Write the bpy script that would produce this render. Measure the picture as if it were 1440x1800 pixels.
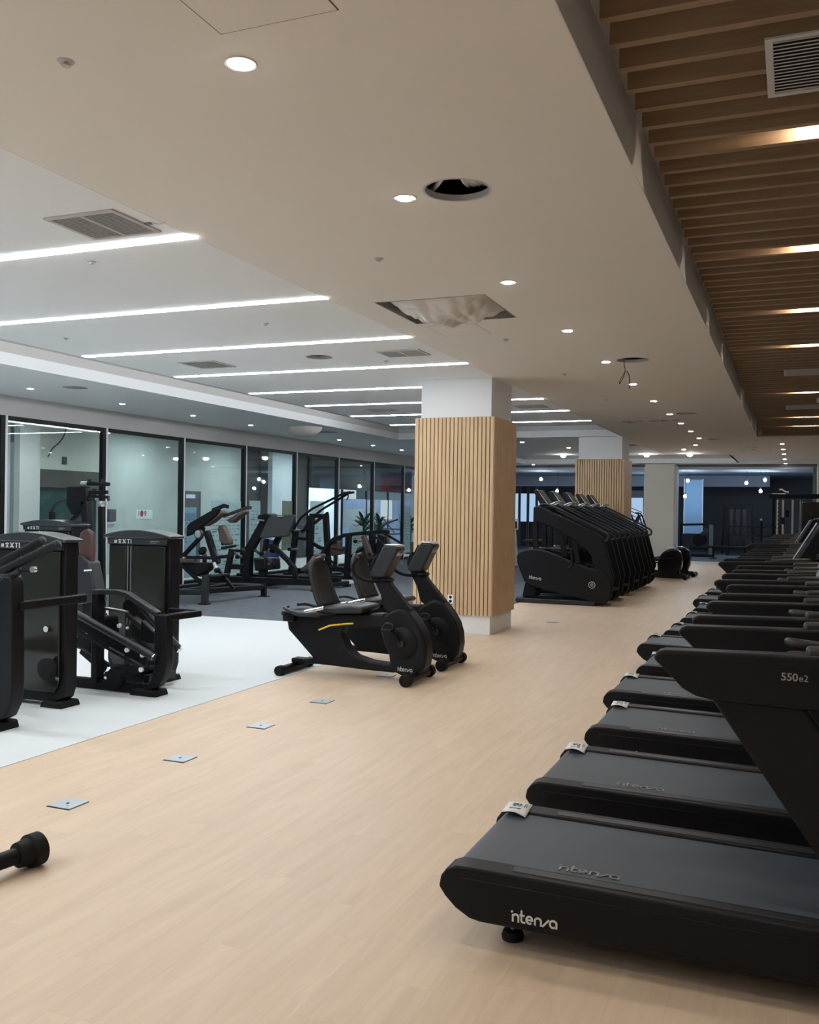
import bpy, bmesh, math, random
from mathutils import Vector, Matrix
from math import sin, cos, pi, radians as R
random.seed(7)
for o in list(bpy.data.objects): bpy.data.objects.remove(o)
C = bpy.context.scene.collection
S = bpy.context.scene
# ------------------------------------------------------------ camera, world, exposure
cd = bpy.data.cameras.new('camera'); cam = bpy.data.objects.new('camera', cd); C.objects.link(cam); S.camera = cam
yaw, pit, rol = .387125612, -.00266714, .0143152
f_ = Vector((-sin(yaw)*cos(pit), cos(yaw)*cos(pit), sin(pit)))
r_ = Vector((cos(yaw), sin(yaw), 0)); u_ = r_.cross(f_)
r2 = r_*cos(rol)+u_*sin(rol); u2 = -r_*sin(rol)+u_*cos(rol)
M = Matrix((r2, u2, -f_)).transposed().to_4x4(); M.translation = Vector((0, 0, 1.6)); cam.matrix_world = M
cd.sensor_fit = 'HORIZONTAL'; cd.sensor_width = 36; cd.lens = 36*1655.13/1440; cd.clip_start = .05; cd.clip_end = 200
S.view_settings.view_transform = 'Standard'; S.view_settings.look = 'None'; S.view_settings.gamma = 1
S.view_settings.use_curve_mapping = False
S.view_settings.exposure = 0.13
STRIP, DOWN, COVE, SLATL = 41, 190.0, 60, 150.0      # lamp strengths
W = bpy.data.worlds.new('world'); S.world = W; W.use_nodes = True
W.node_tree.nodes['Background'].inputs[0].default_value = (.55, .62, .75, 1)
W.node_tree.nodes['Background'].inputs[1].default_value = .25

# ------------------------------------------------------------ materials
def newmat(n):
    m = bpy.data.materials.new(n); m.use_nodes = True
    return m, m.node_tree, m.node_tree.nodes['Principled BSDF']
def mat(n, col, rough=.5, metal=0, var=0., scale=8., bump=0., bscale=60., spec=.5, emis=None, es=0., trans=0.):
    m, t, b = newmat(n)
    b.inputs['Base Color'].default_value = (*col, 1); b.inputs['Roughness'].default_value = rough
    b.inputs['Metallic'].default_value = metal; b.inputs['Specular IOR Level'].default_value = spec
    tc = t.nodes.new('ShaderNodeTexCoord')
    if var > 0:
        nz = t.nodes.new('ShaderNodeTexNoise'); nz.inputs['Scale'].default_value = scale; nz.inputs['Detail'].default_value = 5
        t.links.new(tc.outputs['Object'], nz.inputs['Vector'])
        mx = t.nodes.new('ShaderNodeMix'); mx.data_type = 'RGBA'
        mx.inputs[6].default_value = (*[c*(1-var) for c in col], 1); mx.inputs[7].default_value = (*[min(1, c*(1+var)) for c in col], 1)
        t.links.new(nz.outputs[0], mx.inputs[0]); t.links.new(mx.outputs[2], b.inputs['Base Color'])
    if bump > 0:
        n2 = t.nodes.new('ShaderNodeTexNoise'); n2.inputs['Scale'].default_value = bscale
        t.links.new(tc.outputs['Object'], n2.inputs['Vector'])
        bp = t.nodes.new('ShaderNodeBump'); bp.inputs['Strength'].default_value = bump; bp.inputs['Distance'].default_value = .01
        t.links.new(n2.outputs[0], bp.inputs['Height']); t.links.new(bp.outputs[0], b.inputs['Normal'])
    if emis: b.inputs['Emission Color'].default_value = (*emis, 1); b.inputs['Emission Strength'].default_value = es
    return m
def sx(t, op, a, b=None, c=None):
    n = t.nodes.new('ShaderNodeMath'); n.operation = op
    for i, v in enumerate((a, b, c)):
        if v is None: continue
        if isinstance(v, (int, float)): n.inputs[i].default_value = v
        else: t.links.new(v, n.inputs[i])
    return n.outputs[0]
def wood(n, c1, c2, along='Y', scale=1., rough=.5, plank=None, seam=.7):
    m, t, b = newmat(n); tc = t.nodes.new('ShaderNodeTexCoord')
    sp = t.nodes.new('ShaderNodeSeparateXYZ'); t.links.new(tc.outputs['Object'], sp.inputs[0])
    ax = {'X': 0, 'Y': 1, 'Z': 2}[along]; others = [i for i in range(3) if i != ax]
    vec = t.nodes.new('ShaderNodeCombineXYZ')
    shift = 0
    if plank:
        idx = sx(t, 'FLOOR', sx(t, 'DIVIDE', sp.outputs[0], plank[0]))
        wn = t.nodes.new('ShaderNodeTexWhiteNoise'); wn.noise_dimensions = '1D'; t.links.new(idx, wn.inputs['W'])
        yy = sx(t, 'ADD', sp.outputs[1], sx(t, 'MULTIPLY', wn.outputs['Value'], plank[1]))
        idy = sx(t, 'FLOOR', sx(t, 'DIVIDE', yy, plank[1]))
        w2 = t.nodes.new('ShaderNodeTexWhiteNoise'); w2.noise_dimensions = '2D'
        cb = t.nodes.new('ShaderNodeCombineXYZ'); t.links.new(idx, cb.inputs[0]); t.links.new(idy, cb.inputs[1]); t.links.new(cb.outputs[0], w2.inputs['Vector'])
        t.links.new(sx(t, 'MULTIPLY', w2.outputs['Value'], 7.3), vec.inputs[2])
        t.links.new(sx(t, 'MULTIPLY', sp.outputs[0], 9*scale), vec.inputs[0])
        t.links.new(sx(t, 'MULTIPLY', sp.outputs[1], .9*scale), vec.inputs[1])
    else:
        for i in range(3): t.links.new(sx(t, 'MULTIPLY', sp.outputs[i], (.9 if i == ax else 16)*scale), vec.inputs[i])
    nz = t.nodes.new('ShaderNodeTexNoise'); nz.inputs['Scale'].default_value = 1.4; nz.inputs['Detail'].default_value = 8
    nz.inputs['Roughness'].default_value = .62; nz.inputs['Distortion'].default_value = .9
    t.links.new(vec.outputs[0], nz.inputs['Vector'])
    cr = t.nodes.new('ShaderNodeValToRGB'); cr.color_ramp.elements[0].position = .3; cr.color_ramp.elements[1].position = .7
    cr.color_ramp.elements[0].color = (*c1, 1); cr.color_ramp.elements[1].color = (*c2, 1)
    t.links.new(nz.outputs[0], cr.inputs[0]); out = cr.outputs[0]
    if plank:
        mx = t.nodes.new('ShaderNodeMix'); mx.data_type = 'RGBA'; mx.blend_type = 'MULTIPLY'; mx.inputs[0].default_value = 1
        v = sx(t, 'ADD', sx(t, 'MULTIPLY', w2.outputs['Value'], .04), .96)
        fx = sx(t, 'FRACT', sx(t, 'DIVIDE', sp.outputs[0], plank[0])); fy = sx(t, 'FRACT', sx(t, 'DIVIDE', yy, plank[1]))
        ex = sx(t, 'LESS_THAN', fx, .010); ey = sx(t, 'LESS_THAN', fy, .0018)
        e = sx(t, 'MAXIMUM', ex, ey); v = sx(t, 'MULTIPLY', v, sx(t, 'SUBTRACT', 1., sx(t, 'MULTIPLY', e, 1-seam)))
        cc = t.nodes.new('ShaderNodeCombineColor')
        for i in range(3): t.links.new(v, cc.inputs[i])
        t.links.new(out, mx.inputs[6]); t.links.new(cc.outputs[0], mx.inputs[7]); out = mx.outputs[2]
    t.links.new(out, b.inputs['Base Color']); b.inputs['Roughness'].default_value = rough
    return m
K = {}
K['floor'] = wood('light_oak_planks', (.640, .485, .345), (.735, .575, .425), plank=(.18, 1.25), rough=.46, seam=.88)
K['slat'] = wood('ceiling_slat_oak', (.225, .145, .085), (.33, .225, .14), along='X', rough=.6)
K['clad'] = wood('column_slat_oak', (.53, .355, .195), (.67, .48, .29), along='Z', rough=.55)
K['cladback'] = mat('cladding_backing', (.17, .10, .05), .7, var=.1)
K['beige'] = mat('warm_lit_ceiling', (.76, .715, .66), .85, var=.012, scale=1.5)  # warm downlight tint put into the colour; the white panel stays cooler
K['white'] = mat('cool_white_paint', (.80, .81, .82), .85, var=.01, scale=2)
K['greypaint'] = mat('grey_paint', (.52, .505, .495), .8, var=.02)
K['fascia'] = mat('grey_fascia_paint', (.62, .60, .58), .8, var=.03)
K['wallgrey'] = mat('pale_grey_wall', (.62, .61, .60), .85, var=.03)
K['plenum'] = mat('dark_void', (.05, .05, .05), .9, var=.1)
K['whitefloor'] = mat('white_rubber_floor', (.635, .665, .675), .7, var=.03, scale=30, bump=.1, bscale=200)
K['black'] = mat('black_powder_coat', (.008, .008, .0105), .42, var=.12, scale=20, spec=.18)
K['blackm'] = mat('matt_black_plastic', (.0085, .009, .0115), .46, var=.12, scale=30, bump=.08, bscale=400, spec=.20)
K['blackg'] = mat('gloss_black_plastic', (.007, .007, .009), .22, spec=.4)
K['rubber'] = mat('black_rubber', (.007, .007, .008), .7, var=.15, scale=40, spec=.25)
K['belt'] = mat('treadmill_belt', (.046, .060, .080), .46, var=.22, scale=3, bump=.12, bscale=500)
K['dgrey'] = mat('dark_grey_plastic', (.020, .022, .027), .40, var=.08, spec=.4)
K['dgreym'] = mat('dark_grey_metal', (.060, .062, .068), .35, .5, var=.08)
K['capm'] = mat('glossy_tower_cap', (.022, .024, .030), .24, spec=.9)
K['rail'] = mat('satin_rail_plastic', (.018, .020, .026), .38, var=.1, scale=20, spec=.4)
K['smoke'] = mat('smoked_shroud', (.016, .016, .013), .14, var=.1, scale=4, spec=.45)
K['chrome'] = mat('chrome', (.75, .76, .78), .15, 1)
K['silver'] = mat('silver_metal', (.55, .56, .58), .3, .9)
K['ink'] = mat('white_print', (.72, .72, .70), .6)
K['inkg'] = mat('grey_print', (.30, .30, .29), .6)
K['paper'] = mat('white_paper', (.80, .81, .82), .7)
K['yellow'] = mat('yellow_lever', (.75, .52, .03), .4)
K['brown'] = mat('brown_leather_pad', (.075, .052, .043), .45, var=.15, scale=20)
K['red'] = mat('reddish_pad', (.062, .028, .025), .4, var=.1)
K['tarp'] = mat('translucent_plastic_sheet', (.66, .62, .57), .35, var=.08, scale=6)
K['plate'] = mat('steel_floor_plate', (.58, .66, .70), .35, .3, var=.08, scale=25)
K['grille'] = mat('grey_grille', (.24, .235, .22), .5, .3)
K['void'] = mat('deep_black', (.004, .004, .004), .9)
K['conc'] = mat('raw_concrete', (.60, .62, .58), .9, var=.12, scale=2.5)
K['concd'] = mat('dark_band_plaster', (.10, .10, .095), .9, var=.25, scale=6)
K['teal'] = mat('dark_teal_panel', (.03, .075, .075), .4, var=.1, scale=2)
K['tealw'] = mat('pale_teal_wall', (.52, .575, .565), .85, var=.14, scale=1.6)
K['darkwall'] = mat('dark_corridor_wall', (.10, .10, .105), .7, var=.15)
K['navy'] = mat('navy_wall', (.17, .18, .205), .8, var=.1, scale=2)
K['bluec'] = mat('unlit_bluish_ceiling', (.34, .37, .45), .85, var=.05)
K['door'] = mat('grey_door', (.10, .10, .12), .5)
K['leaf'] = mat('plant_leaf', (.03, .08, .035), .5, var=.3)
K['poster'] = mat('thin_white_poster', (.70, .80, .86), .6, var=.06, scale=4)
K['posterb'] = mat('blue_poster', (.05, .08, .35), .5)
K['postery'] = mat('faded_olive_notice', (.35, .38, .28), .6)
K['inkd'] = mat('dark_print', (.05, .06, .07), .6)
K['redink'] = mat('red_letters', (.42, .03, .03), .5)
K['concrete_white'] = mat('cream_column_paint', (.58, .56, .50), .85, var=.03, scale=3)
def emat(n, col, s):
    m, t, b = newmat(n); t.nodes.remove(b); e = t.nodes.new('ShaderNodeEmission')
    e.inputs[0].default_value = (*col, 1); e.inputs[1].default_value = s
    t.links.new(e.outputs[0], t.nodes['Material Output'].inputs[0]); return m
K['strip'] = emat('strip_diffuser_light', (.93, .97, 1), STRIP)
K['down'] = emat('downlight_lens', (1, .975, .94), DOWN)
K['downc'] = emat('cool_downlight_lens', (.88, .95, 1), DOWN*.55)
K['cove'] = emat('cove_tape_light', (.9, .96, 1), COVE)
K['slatl'] = emat('slat_lamp_lens', (1, .88, .70), SLATL)
K['bulb'] = emat('bare_bulb', (.62, .82, 1), 230)
K['lit'] = emat('lit_shop_window', (.45, .68, .95), .75)
K['litw'] = emat('lit_shop_ceiling', (.75, .85, .90), .8)
K['exit'] = emat('lit_screen', (.55, .70, .90), .7)
K['corr'] = emat('corridor_panel_diffuser', (.88, .98, 1), 17)
K['shopl'] = emat('shop_panel_diffuser', (.65, .85, 1), 36)
K['exit2'] = mat('pale_blue_notice', (.30, .55, .62), .6)
K['filmb'] = mat('glowing_blue_film', (.30, .40, .62), .5, var=.75, scale=1.6, emis=(.38, .52, .85), es=.28)  # film glows by itself to brighten the shop window
K['inkt'] = mat('faint_grey_print', (.20, .25, .27), .7)
K['bluef'] = mat('soft_blue_print', (.22, .36, .55), .6)
K['blindm'] = mat('pale_blue_blind', (.22, .36, .52), .8, var=.05)
def paper_tr(n, col, op):
    m, t, b = newmat(n); t.nodes.remove(b)
    d = t.nodes.new('ShaderNodeBsdfDiffuse'); tl = t.nodes.new('ShaderNodeBsdfTranslucent'); tr = t.nodes.new('ShaderNodeBsdfTransparent')
    for x in (d, tl): x.inputs[0].default_value = (*col, 1)
    a = t.nodes.new('ShaderNodeMixShader'); a.inputs[0].default_value = .5; t.links.new(d.outputs[0], a.inputs[1]); t.links.new(tl.outputs[0], a.inputs[2])
    c = t.nodes.new('ShaderNodeMixShader'); c.inputs[0].default_value = op; t.links.new(tr.outputs[0], c.inputs[1]); t.links.new(a.outputs[0], c.inputs[2])
    t.links.new(c.outputs[0], t.nodes['Material Output'].inputs[0]); return m
K['posterw'] = paper_tr('translucent_pale_paper', (.74, .85, .87), .75)
K['posterc'] = paper_tr('translucent_bluish_paper', (.50, .68, .78), .75)
K['posterg'] = paper_tr('translucent_olive_paper', (.42, .46, .36), .8)
def glassmat():
    m, t, b = newmat('tinted_pane'); t.nodes.remove(b)
    tr = t.nodes.new('ShaderNodeBsdfTransparent'); tr.inputs[0].default_value = (.90, .95, .95, 1)
    gl = t.nodes.new('ShaderNodeBsdfGlossy'); gl.inputs['Roughness'].default_value = .02; gl.inputs[0].default_value = (.95, 1, 1, 1)
    lw = t.nodes.new('ShaderNodeLayerWeight'); lw.inputs[0].default_value = .5
    v = sx(t, 'ADD', .024, sx(t, 'MULTIPLY', sx(t, 'POWER', lw.outputs['Facing'], 5), .9)); ms = t.nodes.new('ShaderNodeMixShader')
    t.links.new(v, ms.inputs[0]); t.links.new(tr.outputs[0], ms.inputs[1]); t.links.new(gl.outputs[0], ms.inputs[2])
    t.links.new(ms.outputs[0], t.nodes['Material Output'].inputs[0]); return m
K['glass'] = glassmat()
def carpet():
    m, t, b = newmat('streaky_grey_carpet'); tc = t.nodes.new('ShaderNodeTexCoord'); mp = t.nodes.new('ShaderNodeMapping')
    mp.inputs['Scale'].default_value = (3, 14, 1); nz = t.nodes.new('ShaderNodeTexNoise'); nz.inputs['Scale'].default_value = 2; nz.inputs['Detail'].default_value = 6
    t.links.new(tc.outputs['Object'], mp.inputs[0]); t.links.new(mp.outputs[0], nz.inputs['Vector'])
    cr = t.nodes.new('ShaderNodeValToRGB'); cr.color_ramp.elements[0].position = .3; cr.color_ramp.elements[1].position = .7
    cr.color_ramp.elements[0].color = (.055, .065, .08, 1); cr.color_ramp.elements[1].color = (.15, .17, .195, 1)
    t.links.new(nz.outputs[0], cr.inputs[0]); t.links.new(cr.outputs[0], b.inputs['Base Color']); b.inputs['Roughness'].default_value = .95
    return m
K['carpet'] = carpet()
def mesh_pad():
    m, t, b = newmat('woven_mesh_backrest'); tc = t.nodes.new('ShaderNodeTexCoord')
    vo = t.nodes.new('ShaderNodeTexVoronoi'); vo.inputs['Scale'].default_value = 55; t.links.new(tc.outputs['Object'], vo.inputs['Vector'])
    cr = t.nodes.new('ShaderNodeValToRGB'); cr.color_ramp.elements[0].color = (.034, .034, .031, 1); cr.color_ramp.elements[1].color = (.010, .010, .010, 1)
    cr.color_ramp.elements[0].position = .1; cr.color_ramp.elements[1].position = .5
    t.links.new(vo.outputs['Distance'], cr.inputs[0]); t.links.new(cr.outputs[0], b.inputs['Base Color']); b.inputs['Roughness'].default_value = .6
    return m
K['meshpad'] = mesh_pad()

# ------------------------------------------------------------ mesh helpers
class MB:
    def __init__(s): s.v = []; s.f = []
    def add(s, vs, fs):
        k = len(s.v); s.v += [tuple(v) for v in vs]; s.f += [tuple(i+k for i in f) for f in fs]; return s
    def box(s, c, d, rx=0, ry=0, rz=0):
        m = Matrix.Rotation(rz, 3, 'Z') @ Matrix.Rotation(ry, 3, 'Y') @ Matrix.Rotation(rx, 3, 'X')
        vs = [Vector(c)+m @ Vector((x*d[0]/2, y*d[1]/2, z*d[2]/2)) for x in (-1, 1) for y in (-1, 1) for z in (-1, 1)]
        return s.add(vs, [(0, 1, 3, 2), (4, 6, 7, 5), (0, 4, 5, 1), (2, 3, 7, 6), (0, 2, 6, 4), (1, 5, 7, 3)])
    def b2(s, x0, x1, y0, y1, z0, z1): return s.box(((x0+x1)/2, (y0+y1)/2, (z0+z1)/2), (x1-x0, y1-y0, z1-z0))
    def bar(s, p, q, w, h, up=(0, 0, 1)):       # rectangular bar, w across, h in the 'up' direction
        return s.rbar([p, q], w, h, up)
    def rbar(s, pts, w, h, up=(0, 1, 0)):
        P = [Vector(p) for p in pts]; n = len(P); vs = []; fs = []
        for i in range(n):
            a = (P[i]-P[i-1]).normalized() if i else (P[1]-P[0]).normalized()
            b = (P[i+1]-P[i]).normalized() if i < n-1 else a
            d = (a+b).normalized(); U = Vector(up)
            if abs(d.dot(U)) > .98: U = Vector((1, 0, 0))
            sd = d.cross(U).normalized(); uu = sd.cross(d).normalized(); k = 1/max(.5, d.dot(a))
            for (x, y) in ((-1, -1), (1, -1), (1, 1), (-1, 1)): vs.append(P[i]+sd*x*w/2*k+uu*y*h/2)
        for i in range(n-1):
            for j in range(4): fs.append((i*4+j, i*4+(j+1) % 4, i*4+4+(j+1) % 4, i*4+4+j))
        fs += [(3, 2, 1, 0), tuple((n-1)*4+j for j in range(4))]
        return s.add(vs, fs)
    def tube(s, pts, r, n=12, smooth=True, closed=False, cap=True):
        P = [Vector(p) for p in pts]
        if smooth and len(P) > 2:
            Q = []; m = len(P)
            rng = range(m) if closed else range(m-1)
            for i in rng:
                p0 = P[(i-1) % m] if (closed or i) else P[0]; p1 = P[i]; p2 = P[(i+1) % m]; p3 = P[(i+2) % m] if (closed or i < m-2) else p2
                for k in range(5):
                    t = k/5; Q.append(.5*((2*p1)+(p2-p0)*t+(2*p0-5*p1+4*p2-p3)*t*t+(3*p1-p0-3*p2+p3)*t**3))
            if not closed: Q.append(P[-1])
            P = Q
        m = len(P); vs = []; fs = []; ref = None
        for i in range(m):
            a = P[i]-P[i-1] if (i or closed) else P[1]-P[0]; b = P[(i+1) % m]-P[i] if (i < m-1 or closed) else a
            d = (a.normalized()+b.normalized()).normalized()
            if ref is None: ref = d.orthogonal().normalized()
            ref = (ref-d*ref.dot(d)).normalized(); bt = d.cross(ref)
            rr = r[i] if isinstance(r, (list, tuple)) and len(r) == m else (r if not isinstance(r, (list, tuple)) else r[0]+(r[-1]-r[0])*i/(m-1))
            for j in range(n): vs.append(P[i]+ref*rr*cos(2*pi*j/n)+bt*rr*sin(2*pi*j/n))
        for i in range(m if closed else m-1):
            for j in range(n): fs.append((i*n+j, i*n+(j+1) % n, ((i+1) % m)*n+(j+1) % n, ((i+1) % m)*n+j))
        if cap and not closed: fs += [tuple(range(n-1, -1, -1)), tuple((m-1)*n+j for j in range(n))]
        return s.add(vs, fs)
    def cyl(s, p, q, r, n=20, r2=None): return s.tube([p, q], [r, r2] if r2 is not None else r, n, smooth=False)
    def prism(s, poly, a, b, ax='y'):
        n = len(poly)
        def P(u, v, w): return {'y': (u, w, v), 'x': (w, u, v), 'z': (u, v, w)}[ax]
        vs = [P(u, v, a) for u, v in poly]+[P(u, v, b) for u, v in poly]
        fs = [tuple(range(n-1, -1, -1)), tuple(range(n, 2*n))]+[(i, (i+1) % n, n+(i+1) % n, n+i) for i in range(n)]
        return s.add(vs, fs)
    def lathe(s, prof, c=(0, 0, 0), n=24, ax='z'):
        vs = []; fs = []; c = Vector(c)
        for r, h in prof:
            for j in range(n):
                u, v = r*cos(2*pi*j/n), r*sin(2*pi*j/n)
                vs.append(c+Vector({'z': (u, v, h), 'y': (u, h, v), 'x': (h, u, v)}[ax]))
        m = len(prof)
        for i in range(m-1):
            for j in range(n): fs.append((i*n+j, i*n+(j+1) % n, (i+1)*n+(j+1) % n, (i+1)*n+j))
        fs += [tuple(range(n-1, -1, -1)), tuple((m-1)*n+j for j in range(n))]
        return s.add(vs, fs)
    def ell(s, c, d, n=14, m=10):
        return s.lathe([(max(.001, d[0]*sin(pi*i/m)), -d[2]*cos(pi*i/m)) for i in range(m+1)], c, n) if d[0] == d[1] else s._el(c, d, n, m)
    def _el(s, c, d, n, m):
        vs = []; fs = []
        for i in range(m+1):
            for j in range(n): vs.append((c[0]+d[0]*max(.01, sin(pi*i/m))*cos(2*pi*j/n), c[1]+d[1]*max(.01, sin(pi*i/m))*sin(2*pi*j/n), c[2]-d[2]*cos(pi*i/m)))
        for i in range(m):
            for j in range(n): fs.append((i*n+j, i*n+(j+1) % n, (i+1)*n+(j+1) % n, (i+1)*n+j))
        fs += [tuple(range(n-1, -1, -1)), tuple(m*n+j for j in range(n))]
        return s.add(vs, fs)
    def strokes(s, polys, w, O, U, V, h=.002):      # flat lettering: strokes in the plane O + u U + v V, thickness h
        O, U, V = Vector(O), Vector(U), Vector(V); N = U.cross(V).normalized()
        for pl in polys:
            for (a, b) in zip(pl[:-1], pl[1:]):
                a_, b_ = O+U*a[0]+V*a[1], O+U*b[0]+V*b[1]; d = b_-a_
                if d.length < 1e-7: continue
                d.normalize(); sd = N.cross(d); ww = w*U.length/2; a_ -= d*ww*.8; b_ += d*ww*.8
                s.add([a_-sd*ww, b_-sd*ww, b_+sd*ww, a_+sd*ww, a_-sd*ww+N*h, b_-sd*ww+N*h, b_+sd*ww+N*h, a_+sd*ww+N*h],
                      [(3, 2, 1, 0), (4, 5, 6, 7), (0, 1, 5, 4), (1, 2, 6, 5), (2, 3, 7, 6), (3, 0, 4, 7)])
        return s
    def build(s, name, m, parent=None, bevel=0, smooth=40, seg=2):
        me = bpy.data.meshes.new(name); me.from_pydata(s.v, [], s.f)
        bm = bmesh.new(); bm.from_mesh(me); bmesh.ops.recalc_face_normals(bm, faces=bm.faces); bm.to_mesh(me); bm.free()
        if smooth:
            me.polygons.foreach_set('use_smooth', [True]*len(me.polygons)); me.set_sharp_from_angle(angle=R(smooth))
        me.materials.append(K[m] if isinstance(m, str) else m)
        o = bpy.data.objects.new(name, me); C.objects.link(o)
        if parent: o.parent = parent
        if bevel:
            b = o.modifiers.new('bevel', 'BEVEL'); b.width = bevel; b.segments = seg; b.limit_method = 'ANGLE'; b.angle_limit = R(35); b.harden_normals = False
        return o
def tag(o, label=None, cat=None, group=None, kind=None):
    if label: o['label'] = label
    if cat: o['category'] = cat
    if group: o['group'] = group
    if kind: o['kind'] = kind
    return o
def thing(name, label, cat, loc=(0, 0, 0), rz=0, group=None):
    o = bpy.data.objects.new(name, None); o.empty_display_size = .1; C.objects.link(o); o.location = loc; o.rotation_euler = (0, 0, rz)
    return tag(o, label, cat, group)
def struct(name, mb, m, label, bevel=0, smooth=40): return tag(mb.build(name, m, None, bevel, smooth), label, 'building part', kind='structure')
def copy_tree(o, parent=None):
    c = o.copy(); C.objects.link(c)
    if parent: c.parent = parent
    for ch in list(o.children): copy_tree(ch, c)
    return c
def dup(o, loc, label, rz=None, group=None):
    c = copy_tree(o); c.location = loc; c['label'] = label
    if rz is not None: c.rotation_euler = (0, 0, rz)
    if group: c['group'] = group
    return c
def setloc(o, loc): o.location = loc; return o
def arc(cx, cy, rx, ry, a0, a1, n=8): return [(cx+rx*cos(R(a0+(a1-a0)*i/n)), cy+ry*sin(R(a0+(a1-a0)*i/n))) for i in range(n+1)]
def logo_strokes():         # the maker's wordmark as strokes, unit height about 1
    L = []
    L.append([(-.12, .95), (-.06, .98)])
    L.append([(.0, 0), (.0, .62)]+arc(.28, .42, .26, .30, 140, 0)+[(.54, 0)])
    L.append([(.82, 1.15), (.82, .2)]+arc(1.02, .2, .2, .2, 180, 270, 4)+[(1.12, 0)]); L.append([(.72, .72), (1.06, .72)])
    L.append([(1.30, .36), (1.86, .36)]+arc(1.58, .36, .28, .36, 0, 300, 12)); 
    L.append([(2.12, 0), (2.12, .42)]+arc(2.40, .42, .28, .30, 180, 0)+[(2.68, 0)])
    L.append([(2.86, .0), (3.38, .66)])
    L.append(arc(3.80, .36, .28, .36, 300, 60, 10)+arc(3.85, .42, .28, .30, 90, 0, 4)+[(4.13, 0)])
    return L
LOGO = logo_strokes()
def text(s, size, m, parent, loc, rot, name='lettering', extr=.001, mirror=False, bold=0.):
    cu = bpy.data.curves.new('t', 'FONT'); cu.body = s; cu.size = size; cu.extrude = extr; cu.align_x = 'CENTER'; cu.offset = bold
    ob = bpy.data.objects.new('t', cu); C.objects.link(ob); dg = bpy.context.evaluated_depsgraph_get()
    me = bpy.data.meshes.new_from_object(ob.evaluated_get(dg)); bpy.data.objects.remove(ob); bpy.data.curves.remove(cu)
    mt = Matrix.Translation(loc) @ rot.to_4x4() @ (Matrix.Scale(-1, 4, (1, 0, 0)) if mirror else Matrix.Identity(4)); me.transform(mt)
    me.materials.clear(); me.materials.append(K[m]); me.name = name
    o = bpy.data.objects.new(name, me); C.objects.link(o)
    if parent: o.parent = parent
    return o
FRONT = Matrix(((1, 0, 0), (0, 0, -1), (0, 1, 0)))          # text facing -Y
FACEX = Matrix(((0, 0, 1), (1, 0, 0), (0, 1, 0)))           # text facing +X, reading along +Y

# ------------------------------------------------------------ structure
H = 3.32
struct('floor', MB().b2(-4.42, 3.2, -4.5, 46, -.1, 0), 'floor', 'pale oak plank floor of the aisle')
struct('floor', MB().b2(-12.2, -4.422, -4.5, 11.6, -.1, .003), 'whitefloor', 'white speckled floor under the weight machines')
struct('floor', MB().b2(-12.2, -4.422, 11.602, 34.6, -.1, .002), 'carpet', 'streaky dark grey carpet in the free weight area')
struct('floor', MB().b2(-20, -12.202, -4.5, 60, -.1, 0), 'wallgrey', 'grey corridor floor beyond the glass wall')
struct('floor', MB().b2(-12.2, 3.2, 33.0, 50, -.08, .006), 'carpet', 'dark blue grey floor of the unlit far room')

def slab(name, x0, x1, y0, y1, cut, m, label, z0=H, th=.03):
    o = MB().b2(x0, x1, y0, y1, z0, z0+th).build(name, m, None, smooth=0)
    if cut:
        c = MB()
        for k in cut:
            if k[0] == 'c': c.cyl((k[1], k[2], z0-.1), (k[1], k[2], z0+th+.1), k[3], 40)
            else: c.b2(k[1], k[2], k[3], k[4], z0-.1, z0+th+.1)
        co = c.build('cut', m, None, smooth=0)
        b = o.modifiers.new('b', 'BOOLEAN'); b.object = co; b.operation = 'DIFFERENCE'; b.solver = 'EXACT'
        dg = bpy.context.evaluated_depsgraph_get(); me = bpy.data.meshes.new_from_object(o.evaluated_get(dg)); o.modifiers.clear(); o.data = me
        bpy.data.objects.remove(co)
    return tag(o, label, 'building part', kind='structure')
HOLES = [(-1.70, 4.78, .185), (-1.70, 10.77, .185), (-1.72, 16.8, .185), (-1.72, 22.7, .16)]
slab('ceiling', -3.57, -.77, -4.5, 22.24, [('c', *HOLES[0]), ('c', *HOLES[1]), ('c', *HOLES[2]), ('r', -3.26, -2.30, 7.15, 8.10)], 'beige', 'warm beige flat ceiling over the aisle')
slab('ceiling', -3.57, 3.2, 22.24, 28.9, [('c', *HOLES[3])], 'beige', 'beige ceiling beyond the slatted bay')
slab('ceiling', -1.75, 3.2, 28.9, 34.6, [], 'beige', 'beige ceiling near the far glass')
slab('ceiling', -7.68, -3.572, -4.5, 18.5, [('c', -5.03, 9.54, .155)], 'white', 'cool white ceiling panel holding the long strip lights')
slab('ceiling', -12.2, -9.05, -4.5, 34.6, [('c', -9.8, 10.95, .18)], 'white', 'white ceiling along the glass wall')
slab('ceiling', -9.05, -3.572, 21.4, 28.9, [], 'white', 'white ceiling behind the far column')
slab('ceiling', -9.05, -1.75, 33.2, 34.6, [], 'white', 'narrow white ceiling before the far header')
struct('ceiling', MB().b2(-12.2, 3.2, -4.5, 34.6, 3.9, 3.95), 'plenum', 'dark void above the suspended ceiling')
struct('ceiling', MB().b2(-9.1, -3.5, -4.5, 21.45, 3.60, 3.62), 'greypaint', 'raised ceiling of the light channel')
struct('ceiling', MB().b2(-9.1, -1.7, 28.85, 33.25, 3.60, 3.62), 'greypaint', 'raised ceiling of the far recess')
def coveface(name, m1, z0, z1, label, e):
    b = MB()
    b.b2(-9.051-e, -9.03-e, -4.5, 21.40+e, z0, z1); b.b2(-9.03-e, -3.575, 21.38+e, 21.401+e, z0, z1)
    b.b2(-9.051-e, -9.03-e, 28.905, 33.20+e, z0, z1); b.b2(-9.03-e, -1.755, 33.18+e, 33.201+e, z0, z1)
    struct(name, b, m1, label)
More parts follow.
